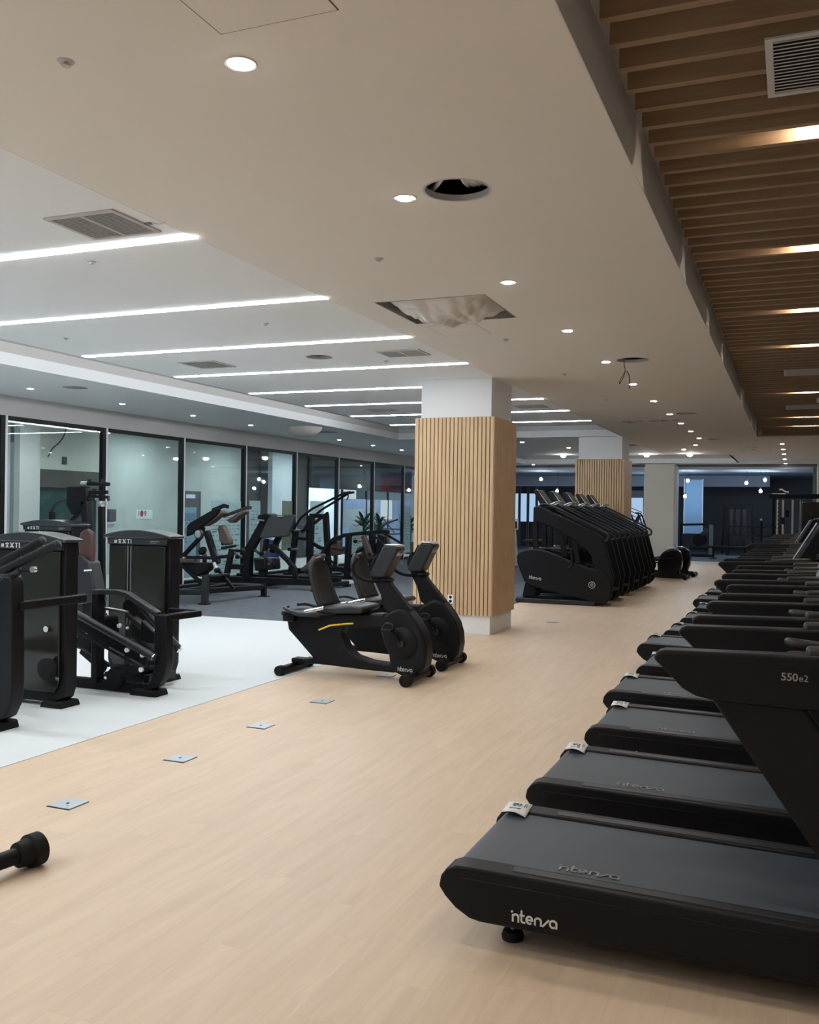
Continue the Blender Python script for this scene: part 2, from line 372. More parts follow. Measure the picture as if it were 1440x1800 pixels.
coveface('trim_1', 'white', H-.001, 3.47, 'white outer lip of the recessed light channel', 0)
coveface('trim_2', 'greypaint', 3.47, 3.62, 'upper band of the recessed light channel, its shade painted in grey', .012)  # shade of the upper band put in as grey paint
b = MB(); b.b2(-3.62, -3.57, 18.45, 21.45, H, 3.62).b2(-1.75, -1.70, 28.85, 33.25, H, 3.62).b2(-9.05, -1.75, 28.85, 28.9, H, 3.62)
b.b2(-7.73, -7.68, -4.5, 18.5, H, 3.38).b2(-7.73, -3.57, 18.5, 18.55, H, 3.38)
struct('trim_3', b, 'greypaint', 'inner edges of the recessed light channel')
# slatted bay on the right
struct('ceiling', MB().b2(-.78, 3.2, -4.5, 22.3, 3.60, 3.62), 'fascia', 'grey painted ceiling above the wooden slats')
struct('trim_4', MB().b2(-.771, -.766, -4.5, 22.24, H-.001, 3.62).b2(-.755, 3.2, 22.236, 22.241, H-.001, 3.62), 'fascia', 'grey upstand around the slatted bay')
VENTS_S = [(-.13, .55, 3.90, 4.45), (-.14, .46, 12.93, 13.45), (-.14, .46, 17.1, 17.75)]
b = MB(); y = -4.142
SLY = []
while y < 22.1:
    SLY.append(y); x0 = -.70
    segs = [(x0, 3.15)]
    for v in VENTS_S:
        if v[2]-.015 < y < v[3]+.015: segs = [(x0, v[0]+.004), (v[1]-.004, 3.15)]
    for a, c in segs: b.b2(a, c, y-.022, y+.022, 3.45, 3.575)
    y += .2138
struct('trim_5', b, 'slat', 'dark oak slats hanging in rows from the right ceiling bay', smooth=0)
b = MB()
for yy in range(-4, 22, 2): b.b2(-.60, 3.15, yy+.3, yy+.34, 3.575, 3.60)
for xx in (.9, 2.2): b.b2(xx, xx+.04, -4.3, 22.1, 3.575, 3.595)
struct('trim_6', b, 'fascia', 'grey rails that carry the ceiling slats')
struct('trim_7', MB().b2(-.66, 3.15, 22.13, 22.235, 3.34, 3.60), 'slat', 'oak end board closing the slatted bay')
# walls
struct('wall_right', MB().b2(3.2, 3.35, -4.5, 50, 0, 3.95), 'wallgrey', 'pale wall behind the treadmills')
struct('wall_back', MB().b2(-20, 3.35, -4.65, -4.5, 0, 3.95), 'wallgrey', 'pale wall behind the photographer')
struct('wall_left', MB().b2(-11.66, -11.56, -4.5, 34.6, 3.00, 3.34), 'greypaint', 'grey bulkhead above the glass wall')
struct('wall_far', MB().b2(-12.2, 3.2, 34.5, 34.6, 3.16, 3.95), 'greypaint', 'header beam above the dark far room')
struct('trim_8', MB().b2(-12.2, 3.2, 34.40, 34.5, 3.24, 3.32), 'door', 'dark strip under the far header')  # plain dark strip in front of the header
struct('wall_far', MB().b2(.72, 3.2, 33.6, 34.5, 0, 3.32), 'concrete_white', 'cream wall return at the far right', bevel=.01)
# glazing of the left wall: panes, frames, track
YM = [11.35+2.36*k for k in range(-6, 11)]
fr = MB(); 
fr.b2(-11.64, -11.58, YM[0], YM[-1], 2.93, 3.00).b2(-11.64, -11.58, YM[0], YM[-1], .0, .06)
for y in YM: fr.b2(-11.65, -11.57, y-.05, y+.035, .0, 3.0)
struct('window_1', fr, 'black', 'black metal frame of the long glass wall')
b = MB()
for y in YM: b.b2(-11.65, -11.568, y+.037, y+.082, .0, 3.0)
struct('window_2', b, 'paper', 'light metal strips beside the black mullions')
for i, y in enumerate(YM[:-1]):
    struct('window_%d' % (3+i), MB().b2(-11.615, -11.605, y+.09, y+2.36-.055, .06, 2.93), 'glass', 'clear pane %d of the glass wall counted from behind the camera' % (i+1))

# columns clad in slats
def column(x0, x1, y0, y1, label, outlet=False):
    t = thing('slat_clad_column', label, 'column', ((x0+x1)/2, (y0+y1)/2, 0)); cx, cy = (x0+x1)/2, (y0+y1)/2; w, d = x1-x0, y1-y0
    MB().b2(-w/2+.06, w/2-.06, -d/2+.06, d/2-.06, 0, 3.32).build('core', 'white', t)
    MB().b2(-w/2+.036, w/2-.036, -d/2+.036, d/2-.036, .25, 2.80).build('cladding_backing', 'cladback', t)
    b = MB(); n = round(w/.0547)
    for i in range(n):
        u = -w/2+(i+.5)*w/n
        b.b2(u-.021, u+.021, -d/2-.004, -d/2+.036, .24, 2.81); b.b2(u-.021, u+.021, d/2-.036, d/2+.004, .24, 2.81)
    n = round(d/.0547)
    for i in range(n):
        u = -d/2+(i+.5)*d/n
        b.b2(-w/2-.004, -w/2+.036, u-.021, u+.021, .24, 2.81); b.b2(w/2-.036, w/2+.004, u-.021, u+.021, .24, 2.81)
    b.build('oak_slats', 'clad', t, smooth=0)
    MB().b2(-w/2+.03, w/2-.03, -d/2+.03, d/2-.03, 0, .245).build('plinth', 'white', t, bevel=.004)
    return t
c1 = column(-4.655, -3.565, 11.58, 12.62, 'oak slat clad column in the middle of the room beside the recumbent bikes')
c2 = column(-4.655, -3.545, 21.48, 22.55, 'farther oak slat clad column behind the row of step climbers')
t = thing('power_outlet', 'white double power outlet on the front of the near slat column', 'outlet', (-4.12, 11.572, .44))
MB().b2(-.042, .042, -.012, -.001, -.06, .06).build('cover_plate', 'paper', t, bevel=.003)
for dz in (-.027, .027): MB().cyl((0, -.0135, dz), (0, -.0115, dz), .02, 16).build('socket', 'void', t)
t = thing('square_column', 'plain cream painted column at the far end of the aisle', 'column', (-4.33, 34.1, 0))
MB().b2(-.50, .50, -.5, .35, 0, 3.32).build('shaft', 'concrete_white', t, bevel=.01)
MB().b2(.502, .56, -.35, .35, 0, 3.25).build('side_frame', 'greypaint', t, bevel=.005)
MB().b2(.505, .515, -.42, -.37, 0, 3.2).build('corner_bead', 'paper', t)
MB().b2(-.53, -.505, -.45, -.40, 0, 3.2).build('corner_bead', 'paper', t)

# ------------------------------------------------------------ lamps
ORD = ['first', 'second', 'third', 'fourth', 'fifth', 'sixth', 'seventh', 'eighth', 'ninth', 'tenth', 'eleventh', 'twelfth', 'thirteenth', 'fourteenth', 'fifteenth', 'sixteenth']
def strip(y, label, x0=-7.63, x1=-3.55):
    t = thing('strip_light', label, 'ceiling light', ((x0+x1)/2, y, H), group='long strip lights in the white ceiling')
    L = x1-x0
    MB().b2(-L/2-.01, L/2+.01, -.045, .045, -.002, .02).build('housing', 'white', t, smooth=0)
    MB().b2(-L/2, L/2, -.037, .037, -.008, -.0021).build('diffuser', 'strip', t, smooth=0)
    return t
SY = [-2.2, -.4, 1.4, 3.21, 5.02, 6.84, 8.67, 10.42, 12.27, 14.03, 15.80, 17.64]
for i, y in enumerate(SY):
    if i < 4: lab = 'long white strip light behind or beside the camera, %s of four there' % ORD[i]
    else: lab = 'long white ceiling strip light, %s in view counted from the nearest' % ORD[i-4]
    strip(y, lab, x1=-4.69 if 12 < y < 12.5 else -3.55)
def make_down(lens='down'):
    t = thing('downlight', 'round recessed downlight', 'ceiling light')
    MB().lathe([(.062, -.004), (.065, 0), (.055, .002), (.048, -.001), (.048, -.004)], n=28).build('trim_ring', 'greypaint', t)
    MB().lathe([(.0, -.0065), (.043, -.0065), (.043, -.003)], n=24).build('lens', lens, t, smooth=0)
    return t
dproto = make_down(); cproto = make_down('downc'); used = set()
def down(x, y, label, group, z=H, cool=False):
    p = cproto if cool else dproto
    if id(p) not in used:
        used.add(id(p)); p.location = (x, y, z); p['label'] = label; p['group'] = group; return p
    return dup(p, (x, y, z), label, group=group)
AY = [-2.9, -.9, 1.1, 3.13, 4.80, 6.83, 8.84, 10.81, 12.78, 14.81, 16.84, 18.59, 20.44, 22.32]
for i, y in enumerate(AY):
    n = i-3
    down(-2.01, y, ('round downlight in the aisle row behind the camera, %s' % ORD[i]) if n < 0 else 'round downlight in the beige aisle ceiling, %s in view from the nearest' % ORD[n], 'downlights along the aisle')
LY = [-1.6, .5, 2.6, 4.7, 6.75, 8.8, 10.85, 12.92, 14.95, 17.0, 19.1, 21.15, 23.2, 25.2]
for i, y in enumerate(LY):
    n = i-6
    down(-10.55, y, ('round downlight by the glass wall left of the camera view, %s' % ORD[i]) if n < 0 else 'small round downlight above the glass wall, %s in view from the left' % ORD[n], 'downlights along the glass wall', cool=True)
FY = [24.5, 26.6, 28.65, 31.2, 34.0]
for i, y in enumerate(FY): down(-.27, y, 'tiny round downlight in the far right ceiling row, %s from the top' % ORD[i], 'downlights beyond the slatted bay')
for (x, y, l) in ((-6.28, 22.77, 'round downlight just right of the near column, beyond the bright channel'), (-5.61, 25.0, 'round downlight left of the far column top'), (-4.2, 22.97, 'round downlight above the far slat column'), (-8.9, 33.85, 'round downlight before the far header at left'), (-7.3, 33.9, 'round downlight before the far header, second from the left'), (-2.75, 26.2, 'round downlight right of the far column, upper one'), (-2.3, 24.6, 'round downlight at the end of the aisle row')):
    down(x, y, l, 'downlights around the far column')
# gimbal spots tilted towards the camera
for (x, y, l) in ((-6.44, 28.0, 'bright tilted spotlight left of the far column'), (-3.99, 28.07, 'bright tilted spotlight just right of the far column'), (-2.77, 28.0, 'bright tilted spotlight farthest right before the recess')):
    t = thing('gimbal_spotlight', l, 'ceiling light', (x, y, H), group='tilted spotlights before the far recess')
    MB().lathe([(.085, -.002), (.085, 0), (.08, 0)], n=24).build('trim_ring', 'white', t)
    m = MB().lathe([(.0, -.05), (.075, -.05), (.08, .02)], n=24).build('lamp_head', 'down', t); m.rotation_euler = (R(-50), 0, R(10))
# lamps set between the ceiling slats
for i, y in enumerate([-3.3, -1.25, .8, 2.9, 4.95, 7.05, 9.2, 11.2, 13.25, 15.35, 17.45, 19.35, 21.1]):
    k = min(range(len(SLY)-1), key=lambda j: abs(SLY[j]+.107-y)); yy = SLY[k]+.107
    n = i-4
    t = thing('slat_lamp', ('warm lamp between the oak slats behind the camera, %s' % ORD[i]) if n < 0 else 'warm lamp shining between the oak ceiling slats, %s from the nearest' % ORD[n], 'ceiling light', (.20, yy, 3.56), group='warm lamps between the ceiling slats')
    MB().b2(-.20, .24, -.035, .035, -.012, .014).build('housing', 'greypaint', t, smooth=0)
    MB().b2(-.19, .23, -.028, .028, -.016, -.0121).build('lens', 'slatl', t, smooth=0)
# concealed tape light of the channel
t = thing('cove_tape_light', 'thin concealed tape light along the edge of the white ceiling channel', 'ceiling light', (0, 0, 0))
MB().b2(-7.755, -7.735, -4.3, 18.5, 3.345, 3.365).b2(-7.70, -3.65, 18.555, 18.575, 3.345, 3.365).build('tape_run', 'cove', t, smooth=0)
MB().b2(-8.9, -1.8, 28.905, 28.925, 3.42, 3.44).build('tape_run', 'cove', t, smooth=0)

# ------------------------------------------------------------ ceiling fittings
def vent(x0, x1, y0, y1, label, z=H, n=24, m='grille', cross=True, name='air_vent'):
    cx, cy = (x0+x1)/2, (y0+y1)/2; w, d = (x1-x0)/2, (y1-y0)/2
    t = thing(name, label, 'vent', (cx, cy, z), group='square ceiling air vents')
    b = MB()
    for (a, c, e, f) in ((-w, w, -d, -d+.03), (-w, w, d-.03, d), (-w, -w+.03, -d+.03, d-.03), (w-.03, w, -d+.03, d-.03)): b.b2(a, c, e, f, -.012, -.001)
    b.build('frame', 'greypaint', t, bevel=.002)
    MB().b2(-w+.02, w-.02, -d+.02, d-.02, -.0035, -.0015).build('backing', 'void', t, smooth=0)
    b = MB()
    for i in range(n):
        yy = -d+.03+(i+.5)*(2*d-.06)/n; b.box((0, yy, -.008), (2*w-.06, .0075, .004), rx=R(20))
    if cross: b.b2(-.012, .012, -d+.03, d-.03, -.012, -.005)
    b.build('louvres', 'silver' if m == 's' else 'greypaint', t, smooth=0)
    if m == 's':
        b = MB()
        for (a, c, e, f) in ((-w+.004, w-.004, -d+.004, -d+.016), (-w+.004, w-.004, d-.016, d-.004), (-w+.004, -w+.016, -d+.016, d-.016), (w-.016, w-.004, -d+.016, d-.016)): b.b2(a, c, e, f, .0, .14)
        b.build('neck', 'slat', t, smooth=0)
    return t
vent(-4.20, -3.68, 4.40, 4.86, 'square white air vent with dark louvres nearest the camera at left')
vent(-6.83, -6.33, 9.35, 9.85, 'small square air vent below the third strip light at left', n=14)
vent(-4.24, -3.74, 9.35, 9.74, 'square air vent just above the right end of the fourth strip light', n=14)
vent(-6.86, -6.38, 14.7, 15.1, 'far small air vent just left of the near column top', n=10)
vent(-4.25, -3.75, 14.8, 15.2, 'small air vent just right of the near column top', n=10)
vent(-4.3, -3.7, 24.0, 24.5, 'air vent above the top of the far column', n=10)
vent(-8.7, -8.1, 24.2, 24.8, 'flat air vent in the ceiling left behind the near column', n=10)
vent(-10.1, -9.55, 18.6, 19.1, 'flat air vent above the right part of the glass wall', n=10)
for k, (v, l) in enumerate(zip(VENTS_S, ('large louvred air grille set into the oak slats nearest the camera', 'louvred grille in the oak slats at mid distance', 'louvred grille in the oak slats farthest away'))):
    vent(v[0], v[1], v[2], v[3], l, z=3.452, n=16, m='s', cross=False, name='slat_ceiling_grille')['group'] = 'air grilles in the oak slats'
t = thing('access_panel', 'square ceiling access panel with thin dark joint at top of photo', 'hatch', (-1.715, 2.67, H))
MB().b2(-.24, .24, -.24, .24, -.0012, -.0004).build('joint', 'cladback', t, smooth=0)
MB().b2(-.234, .234, -.234, .234, -.003, -.0013).build('hatch_leaf', 'beige', t, smooth=0)
t = thing('access_panel', 'second access panel in the ceiling behind the sheeted opening', 'hatch', (-2.98, 8.50, H))
b = MB()
for (a, c, e, f) in ((-.24, -.235, -.26, .26), (.235, .24, -.26, .26), (-.24, .24, -.26, -.255), (-.24, .24, .255, .26)): b.b2(a, c, e, f, -.0015, -.0003)
b.build('joint', 'greypaint', t, smooth=0); MB().b2(-.234, .234, -.254, .254, -.0012, -.0004).build('hatch_leaf', 'beige', t, smooth=0)
# round openings cut in the ceiling, each with a raw edge ring and the duct above
for i, (x, y, r, l, mm) in enumerate([(*HOLES[0], 'large round hole cut in the ceiling nearest the camera, duct visible inside', 'tarp'), (*HOLES[1], 'round hole in the ceiling with a wire hanging out', 'tarp'), (*HOLES[2], 'third round hole along the aisle ceiling', 'tarp'), (*HOLES[3], 'farthest round hole in the beige aisle ceiling', 'tarp'), (-5.03, 9.54, .155, 'round hole between the strip lights at left', 'white'), (-9.8, 10.95, .18, 'round hole in the ceiling above the glass wall', 'white')]):
    t = thing('ceiling_opening', l, 'hole', (x, y, H), group='round openings cut in the ceiling')
    a = MB(); n = 40; vs = []
    for rr, zz in ((r+.002, -.001), (r+.002, .034), (r-.010, .034), (r-.012, -.001)):
        vs += [((rr+.002*sin(k*5.3))*cos(2*pi*k/n), (rr+.002*sin(k*3.1))*sin(2*pi*k/n), zz) for k in range(n)]
    a.add(vs, [(j*n+k, j*n+(k+1) % n, ((j+1) % 4)*n+(k+1) % n, ((j+1) % 4)*n+k) for j in range(4) for k in range(n)])
    a.build('cut_edge', 'greypaint', t)
    b = MB()
    for k in range(22): b.lathe([(.15, -.3+k*.03), (.165, -.285+k*.03), (.15, -.27+k*.03)], (r*1.5, r*.9, .24), 20, ax='x')
    b.build('flexible_duct', 'paper', t)
    MB().tube([(-r*1.5, r*1.2, .06), (-r*.5, .0, .07), (r*.3, -r*1.6, .08)], .014, smooth=True).build('conduit', 'paper', t)
t = thing('hanging_wire', 'thin black wire dangling from the round ceiling hole', 'wire', (-1.80, 10.74, H))
MB().tube([(-.03, -.05, .20), (0, 0, .08), (.01, 0, -.05), (.02, .01, -.12), (.0, 0, -.20), (-.04, 0, -.27), (-.02, 0, -.20), (.03, 0, -.13), (.065, 0, -.17), (.07, 0, -.27), (.07, 0, -.33)], .004, 6).build('cable', 'void', t)
# opening for a ceiling cassette, wrapped in a sagging plastic sheet
t = thing('sheeted_cassette_opening', 'square ceiling opening covered by crumpled translucent plastic sheet', 'ceiling opening', (-2.78, 7.625, H))
b = MB()
for (a, c, e, f) in ((-.48, .48, -.475, -.463), (-.48, .48, .463, .475), (-.48, -.468, -.463, .463), (.468, .48, -.463, .463)): b.b2(a, c, e, f, -.002, .12)
b.build('opening_edge', 'grille', t, smooth=0)
n = 44; vs = []; fs = []
for i in range(n+1):
    for j in range(n+1):
        u, v = i/n*2-1, j/n*2-1
        e = (1-u**4)*(1-v**4)
        z = .10-.20*e**.8*(1-.35*abs(u)) + (.012*sin(9*u+3*v*v)+.014*sin(5*v-8*u*v)+.010*sin(17*u*v+4*u)+.007*sin(23*u+2*v))*e
        z += .018*math.exp(-((u-.35+.15*v)**2)*140) - .015*math.exp(-((u+.15-.2*v)**2)*90)
        vs.append((u*.462+.005*sin(7*v), v*.462+.005*sin(6*u), z+.006*sin(31*u+6*sin(4*v))*e+.004*sin(40*v+9*u)*e))
for i in range(n):
    for j in range(n): a = i*(n+1)+j; fs.append((a, a+1, a+n+2, a+n+1))
o = MB().add(vs, fs).build('plastic_sheet', 'tarp', t, smooth=180); sm = o.modifiers.new('s', 'SOLIDIFY'); sm.thickness = .003
MB().b2(-.30, .30, -.30, .30, .16, .32).build('cassette_body', 'grille', t, bevel=.01)
t = thing('plastic_bag', 'crumpled clear plastic bag taped to the ceiling above the glass wall', 'plastic bag', (-9.6, 17.7, H))
vs = []; n = 16
for i in range(9):
    for j in range(n):
        a = i/8*pi/2; r = .30*cos(a)*(1+.12*sin(5*j)+.05*sin(9*j+i)); vs.append((r*cos(2*pi*j/n)*1.2, r*sin(2*pi*j/n), -.20*sin(a)*(1+.1*sin(3*j))))
MB().add(vs, [(i*n+j, i*n+(j+1) % n, (i+1)*n+(j+1) % n, (i+1)*n+j) for i in range(8) for j in range(n)]).build('bag_film', 'tarp', t, smooth=180)
# sprinklers
def sprink():
    t = thing('sprinkler_head', 'small ceiling sprinkler', 'sprinkler', group='small sprinkler heads in the ceiling')
    MB().lathe([(.034, 0), (.032, -.004), (.012, -.006), (.012, -.016), (.018, -.017), (.018, -.020), (.0, -.020)]).build('escutcheon', 'greypaint', t)
    MB().box((0, 0, -.011), (.026, .006, .014)).build('frame_arms', 'silver', t)
    return t
sp = sprink(); first = True
for (x, y, l) in [(-2.64, 2.875, 'sprinkler head at the upper left of the photo'), (-4.61, 5.30, 'sprinkler just below the first strip light'), (-2.66, 5.90, 'sprinkler in the beige ceiling before the sheeted opening'), (-6.98, 7.66, 'sprinkler at far left below the second strip light'), (-4.59, 7.63, 'sprinkler between the second and third strip lights'), (-2.69, 9.09, 'sprinkler just behind the sheeted opening'), (-2.67, 11.6, 'sprinkler right of the near column top'), (-2.67, 14.4, 'sprinkler in the beige ceiling beyond the hanging wire'), (-4.4, 10.0, 'sprinkler beside the vent near the fourth strip light')]:
    if first: sp.location = (x, y, H); sp['label'] = l; first = False
    else: dup(sp, (x, y, H), l)
for (x, y, l) in [(.62, 8.6, 'small white motion sensor hanging under the oak slats, nearest'), (.42, 14.6, 'small white motion sensor under the oak slats, second'), (.35, 16.2, 'small white motion sensor under the oak slats, farthest')]:
    t = thing('motion_sensor', l, 'sensor', (x, y, 3.45), group='sensors under the oak slats')
    MB().lathe([(.035, .0), (.035, -.05), (.028, -.07), (0, -.075)]).build('dome', 'paper', t); MB().cyl((0, 0, 0), (0, 0, .12), .008).build('stem', 'paper', t)
t = thing('smoke_detector', 'small dark ceiling bracket at the end of the first strip light', 'detector', (-3.66, 4.70, H))
MB().box((0, 0, -.004), (.05, .03, .008)).build('bracket', 'grille', t); MB().tube([(.03, 0, -.004), (.07, .01, -.012), (.11, .02, -.004)], .004, 6).build('wire_end', 'paper', t)
# torn paint patches round unfinished fittings far away
for (x, y, w, d, l) in [(-2.85, 18.2, .35, .5, 'torn dark patch in the far beige ceiling, left one'), (-2.25, 18.0, .5, .12, 'scraped paint streak in the far beige ceiling'), (-.95, 26.8, .8, 1.2, 'unfinished cassette opening in the far right ceiling'), (-1.05, 25.6, .35, .16, 'small dark slot beside the far right downlights')]:
    t = thing('unfinished_patch', l, 'ceiling damage', (x, y, H)); b = MB()
    for k in range(9):
        a, e = random.uniform(-w/2, w/2), random.uniform(-d/2, d/2); b.box((a, e, -.003), (random.uniform(.03, .12), random.uniform(.02, .10), .004), rz=random.uniform(0, 3))
    b.build('loose_flakes', 'grille', t, smooth=0)
# floor power boxes
for i, (x, y, l) in enumerate([(-3.565, 3.97, 'steel floor socket plate nearest the camera on the oak floor'), (-3.575, 4.98, 'second steel floor plate, left of the aisle'), (-3.585, 5.97, 'third steel floor plate counted from the camera'), (-3.59, 6.95, 'fourth steel floor plate, just before the recumbent bikes'), (-3.60, 8.30, 'steel floor plate under the near recumbent bike'), (-3.2, 13.4, 'small floor plate right of the near column foot')]):
    t = thing('floor_socket_plate', l, 'floor socket', (x, y, 0), group='steel socket plates let into the oak floor')
    MB().b2(-.078, .078, -.078, .078, .0, .0015).build('recess_edge', 'void', t, smooth=0)
    MB().b2(-.073, .075, -.068, .076, .0016, .006).build('lid', 'plate', t, bevel=.001)
    MB().cyl((0, .0, .0061), (0, 0, .0075), .009, 12).build('lid_screw', 'void', t)

# ------------------------------------------------------------ treadmills (local x = rear to front, y = near to far side, z up)
def make_treadmill():
    t = thing('treadmill', 'black treadmill', 'treadmill', group='row of treadmills along the right wall')
    prof = [(0.0, .205), (.008, .245), (.03, .275), (.065, .290), (.12, .291), (1.45, .270), (1.50, .27), (1.50, .09), (.16, .098), (.12, .105), (.065, .135), (.025, .172)]
    for s, nm in ((0, 'n'), (1, 'f')):
        y0, y1 = (0, .108) if s == 0 else (.712, .82)
        r = MB().prism(prof, y0, y1).build('side_rail', 'blackm', t, bevel=.008, seg=3)
        gy = (y0+y1)/2+(.008 if s == 0 else -.008)
        g = MB(); g.rbar([(.27, gy, .2885), (.85, gy, .2795), (1.42, gy, .2717)], .050, .005, up=(0, 0, 1)); g.build('foot_grip_strip', 'rail', r, bevel=.002)
    c = MB(); c.prism([(.09, .252), (1.44, .235), (1.44, .112), (.13, .118), (.105, .16)], -.004, .002); c.build('side_panel', 'black', t, bevel=.003)
    # belt with its rear roller
    top = [(1.52, .262), (.11, .284)]; rear = [(.075+.04*cos(R(a)), .243+.041*sin(R(a))) for a in range(90, 271, 20)]
    MB().prism(top+rear+[(1.52, .17)], .118, .702).build('running_belt', 'belt', t, smooth=50)
    MB().b2(.10, 1.5, .109, .711, .10, .235).build('deck_frame', 'black', t)
    MB().prism([(.02, .20), (.06, .16), (.14, .12), (.14, .19)], .108, .712).build('rear_guard', 'rubber', t)
    # motor hood
    MB().prism([(1.50, .09), (1.50, .275), (1.56, .33), (1.72, .375), (2.02, .36), (2.12, .28), (2.14, .10)], .0, .82).build('motor_cover', 'blackg', t, bevel=.02, seg=3)
    for x, yy in ((.25, .135), (.25, .69), (1.9, .13), (1.9, .69)):
        l = MB().lathe([(.040, 0), (.043, .012), (.036, .032), (.014, .036), (.0, .036)], (x, yy, 0)).build('levelling_foot', 'rubber', t)
        MB().cyl((x, yy, .033), (x, yy, .11), .009, 10).build('threaded_stem', 'silver', l)
    # uprights, arms, console
    for s in (0, 1):
        y0, y1 = (.0, .075) if s == 0 else (.745, .82)
        MB().prism([(.955, .985), (1.24, .985), (1.33, .86), (1.86, .22), (1.86, .10), (1.55, .10), (1.50, .21), (1.29, .50)], y0+.006, y1-.006).build('upright', 'blackm', t, bevel=.012, seg=3)
        a = MB().prism([(.765, 1.105), (.775, 1.128), (.80, 1.137), (1.24, 1.148), (1.62, 1.165), (1.80, 1.15), (1.82, 1.02), (1.70, .975), (1.22, .972), (.98, .978), (.905, .990), (.862, 1.012), (.80, 1.075)], y0-.008, y1+.008).build('side_arm', 'blackm', t, bevel=.022, seg=4)
        MB().rbar([(1.245, (y0+y1)/2, 1.136), (1.60, (y0+y1)/2, 1.152)], .078, .040).build('hand_grip', 'dgreym', a, bevel=.014, seg=3)
    for s in (.10, .72): MB().tube([(1.47, s, 1.00), (1.30, s, 1.06), (1.205, s+(.04 if s < .4 else -.04), 1.10), (1.20, s+(.12 if s < .4 else -.12), 1.115), (1.30, s+(.15 if s < .4 else -.15), 1.11), (1.5, s+(.15 if s < .4 else -.15), 1.10)], .017, 12).build('front_hand_bar', 'dgrey', t)
    MB().b2(1.38, 1.72, .07, .75, 1.02, 1.12).build('console_bridge', 'blackm', t, bevel=.03, seg=3)
    cs = MB().prism([(1.44, 1.10), (1.69, 1.53), (1.73, 1.545), (1.765, 1.525), (1.60, 1.08)], .10, .72).build('console', 'blackm', t, bevel=.014, seg=3)
    MB().prism([(1.4475, 1.155), (1.662, 1.522), (1.654, 1.527), (1.4395, 1.160)], .15, .67).build('screen', 'dgrey', cs, bevel=.003)
    MB().tube([(1.70, .14, 1.49), (1.72, .13, 1.535), (1.72, .69, 1.535), (1.70, .68, 1.49)], .008, 8, smooth=False).build('console_rim', 'silver', cs)
    # wordmarks: on the side panel and on the belt; model badge on the arm
    MB().strokes(LOGO, .17, (.288, -.0042, .129), (.0385, 0, 0), (0, 0, .034)).build('wordmark', 'ink', c_last(t, 'side_panel'))
    MB().strokes(LOGO, .15, (.42, .148, .2805), (.052, 0, -.0008), (0, .046, 0)).build('belt_wordmark', 'inkg', c_last(t, 'running_belt'))
    ar = c_last(t, 'side_arm', 0)
    MB().b2(1.155, 1.272, -.0098, -.0075, 1.060, 1.096).build('badge', 'black', ar, smooth=0)
    text('550', .0345, 'inkg', ar, Vector((1.196, -.0101, 1.0665)), FRONT, 'model_lettering', .0004, bold=.0006)
    text('e2', .030, 'inkg', ar, Vector((1.238, -.0101, 1.0665)), FRONT, 'model_lettering', .0004)
    # folded paper tag taped over the far rail
    p = MB(); n = 8; vs = []
    for i in range(n+1):
        u = i/n
        for v in (0., .33, .66, 1.): vs.append((.049+.108*u-.010*v, .648+.160*v-.008*u, .2965+.008*sin(u*pi*1.1)*(1-v*.7)-.006*(1-v)*(u > .6)*(u-.6)*2.5+.001))
    p.add(vs, [(i*4+j, i*4+j+1, i*4+j+5, i*4+j+4) for i in range(n) for j in range(3)])
    o = p.build('paper_tag', 'paper', t, smooth=180); o['label'] = 'white paper tag taped on the far rail'
    m = o.modifiers.new('s', 'SOLIDIFY'); m.thickness = .0015; m.offset = 1
    q = MB()
    for (u, v, w, d) in ((.082, .765, .026, .006), (.104, .765, .010, .006), (.078, .750, .010, .007), (.092, .751, .012, .006), (.108, .749, .010, .006), (.082, .735, .016, .005), (.104, .734, .012, .004), (.128, .75, .004, .05), (.136, .75, .003, .05), (.095, .705, .05, .003), (.095, .695, .05, .003)):
        q.box((u, v, .3048+.001*(v-.7)*0), (w, d, .0012), rz=.05)
    q.build('tag_print', 'inkd', o, smooth=0)
    return t
def c_last(t, nm, idx=-1): return [c for c in t.children if c.name.split('.')[0] == nm][idx]
TM = [(3.28, -1.20), (4.46, -1.19), (5.75, -1.17), (6.95, -1.28), (8.24, -1.24), (9.62, -1.44), (10.85, -1.34), (12.25, -1.31), (13.6, -1.29), (15.1, -1.42), (16.5, -1.38), (17.9, -1.30), (19.2, -1.26), (20.5, -1.22), (21.8, -1.20), (23.1, -1.20)]
tm = make_treadmill()
for i, (y, x) in enumerate(TM):
    lab = ('black treadmill nearest the camera, whole belt and 550e2 arm badge in view' if i == 0 else
           'farthest treadmill at the end of the row' if i == len(TM)-1 else
           'black treadmill, %s in the row counted from the camera' % ORD[i])
    if i == 0: tm.location = (x, y, 0); tm['label'] = lab
    else: dup(tm, (x, y, 0), lab)

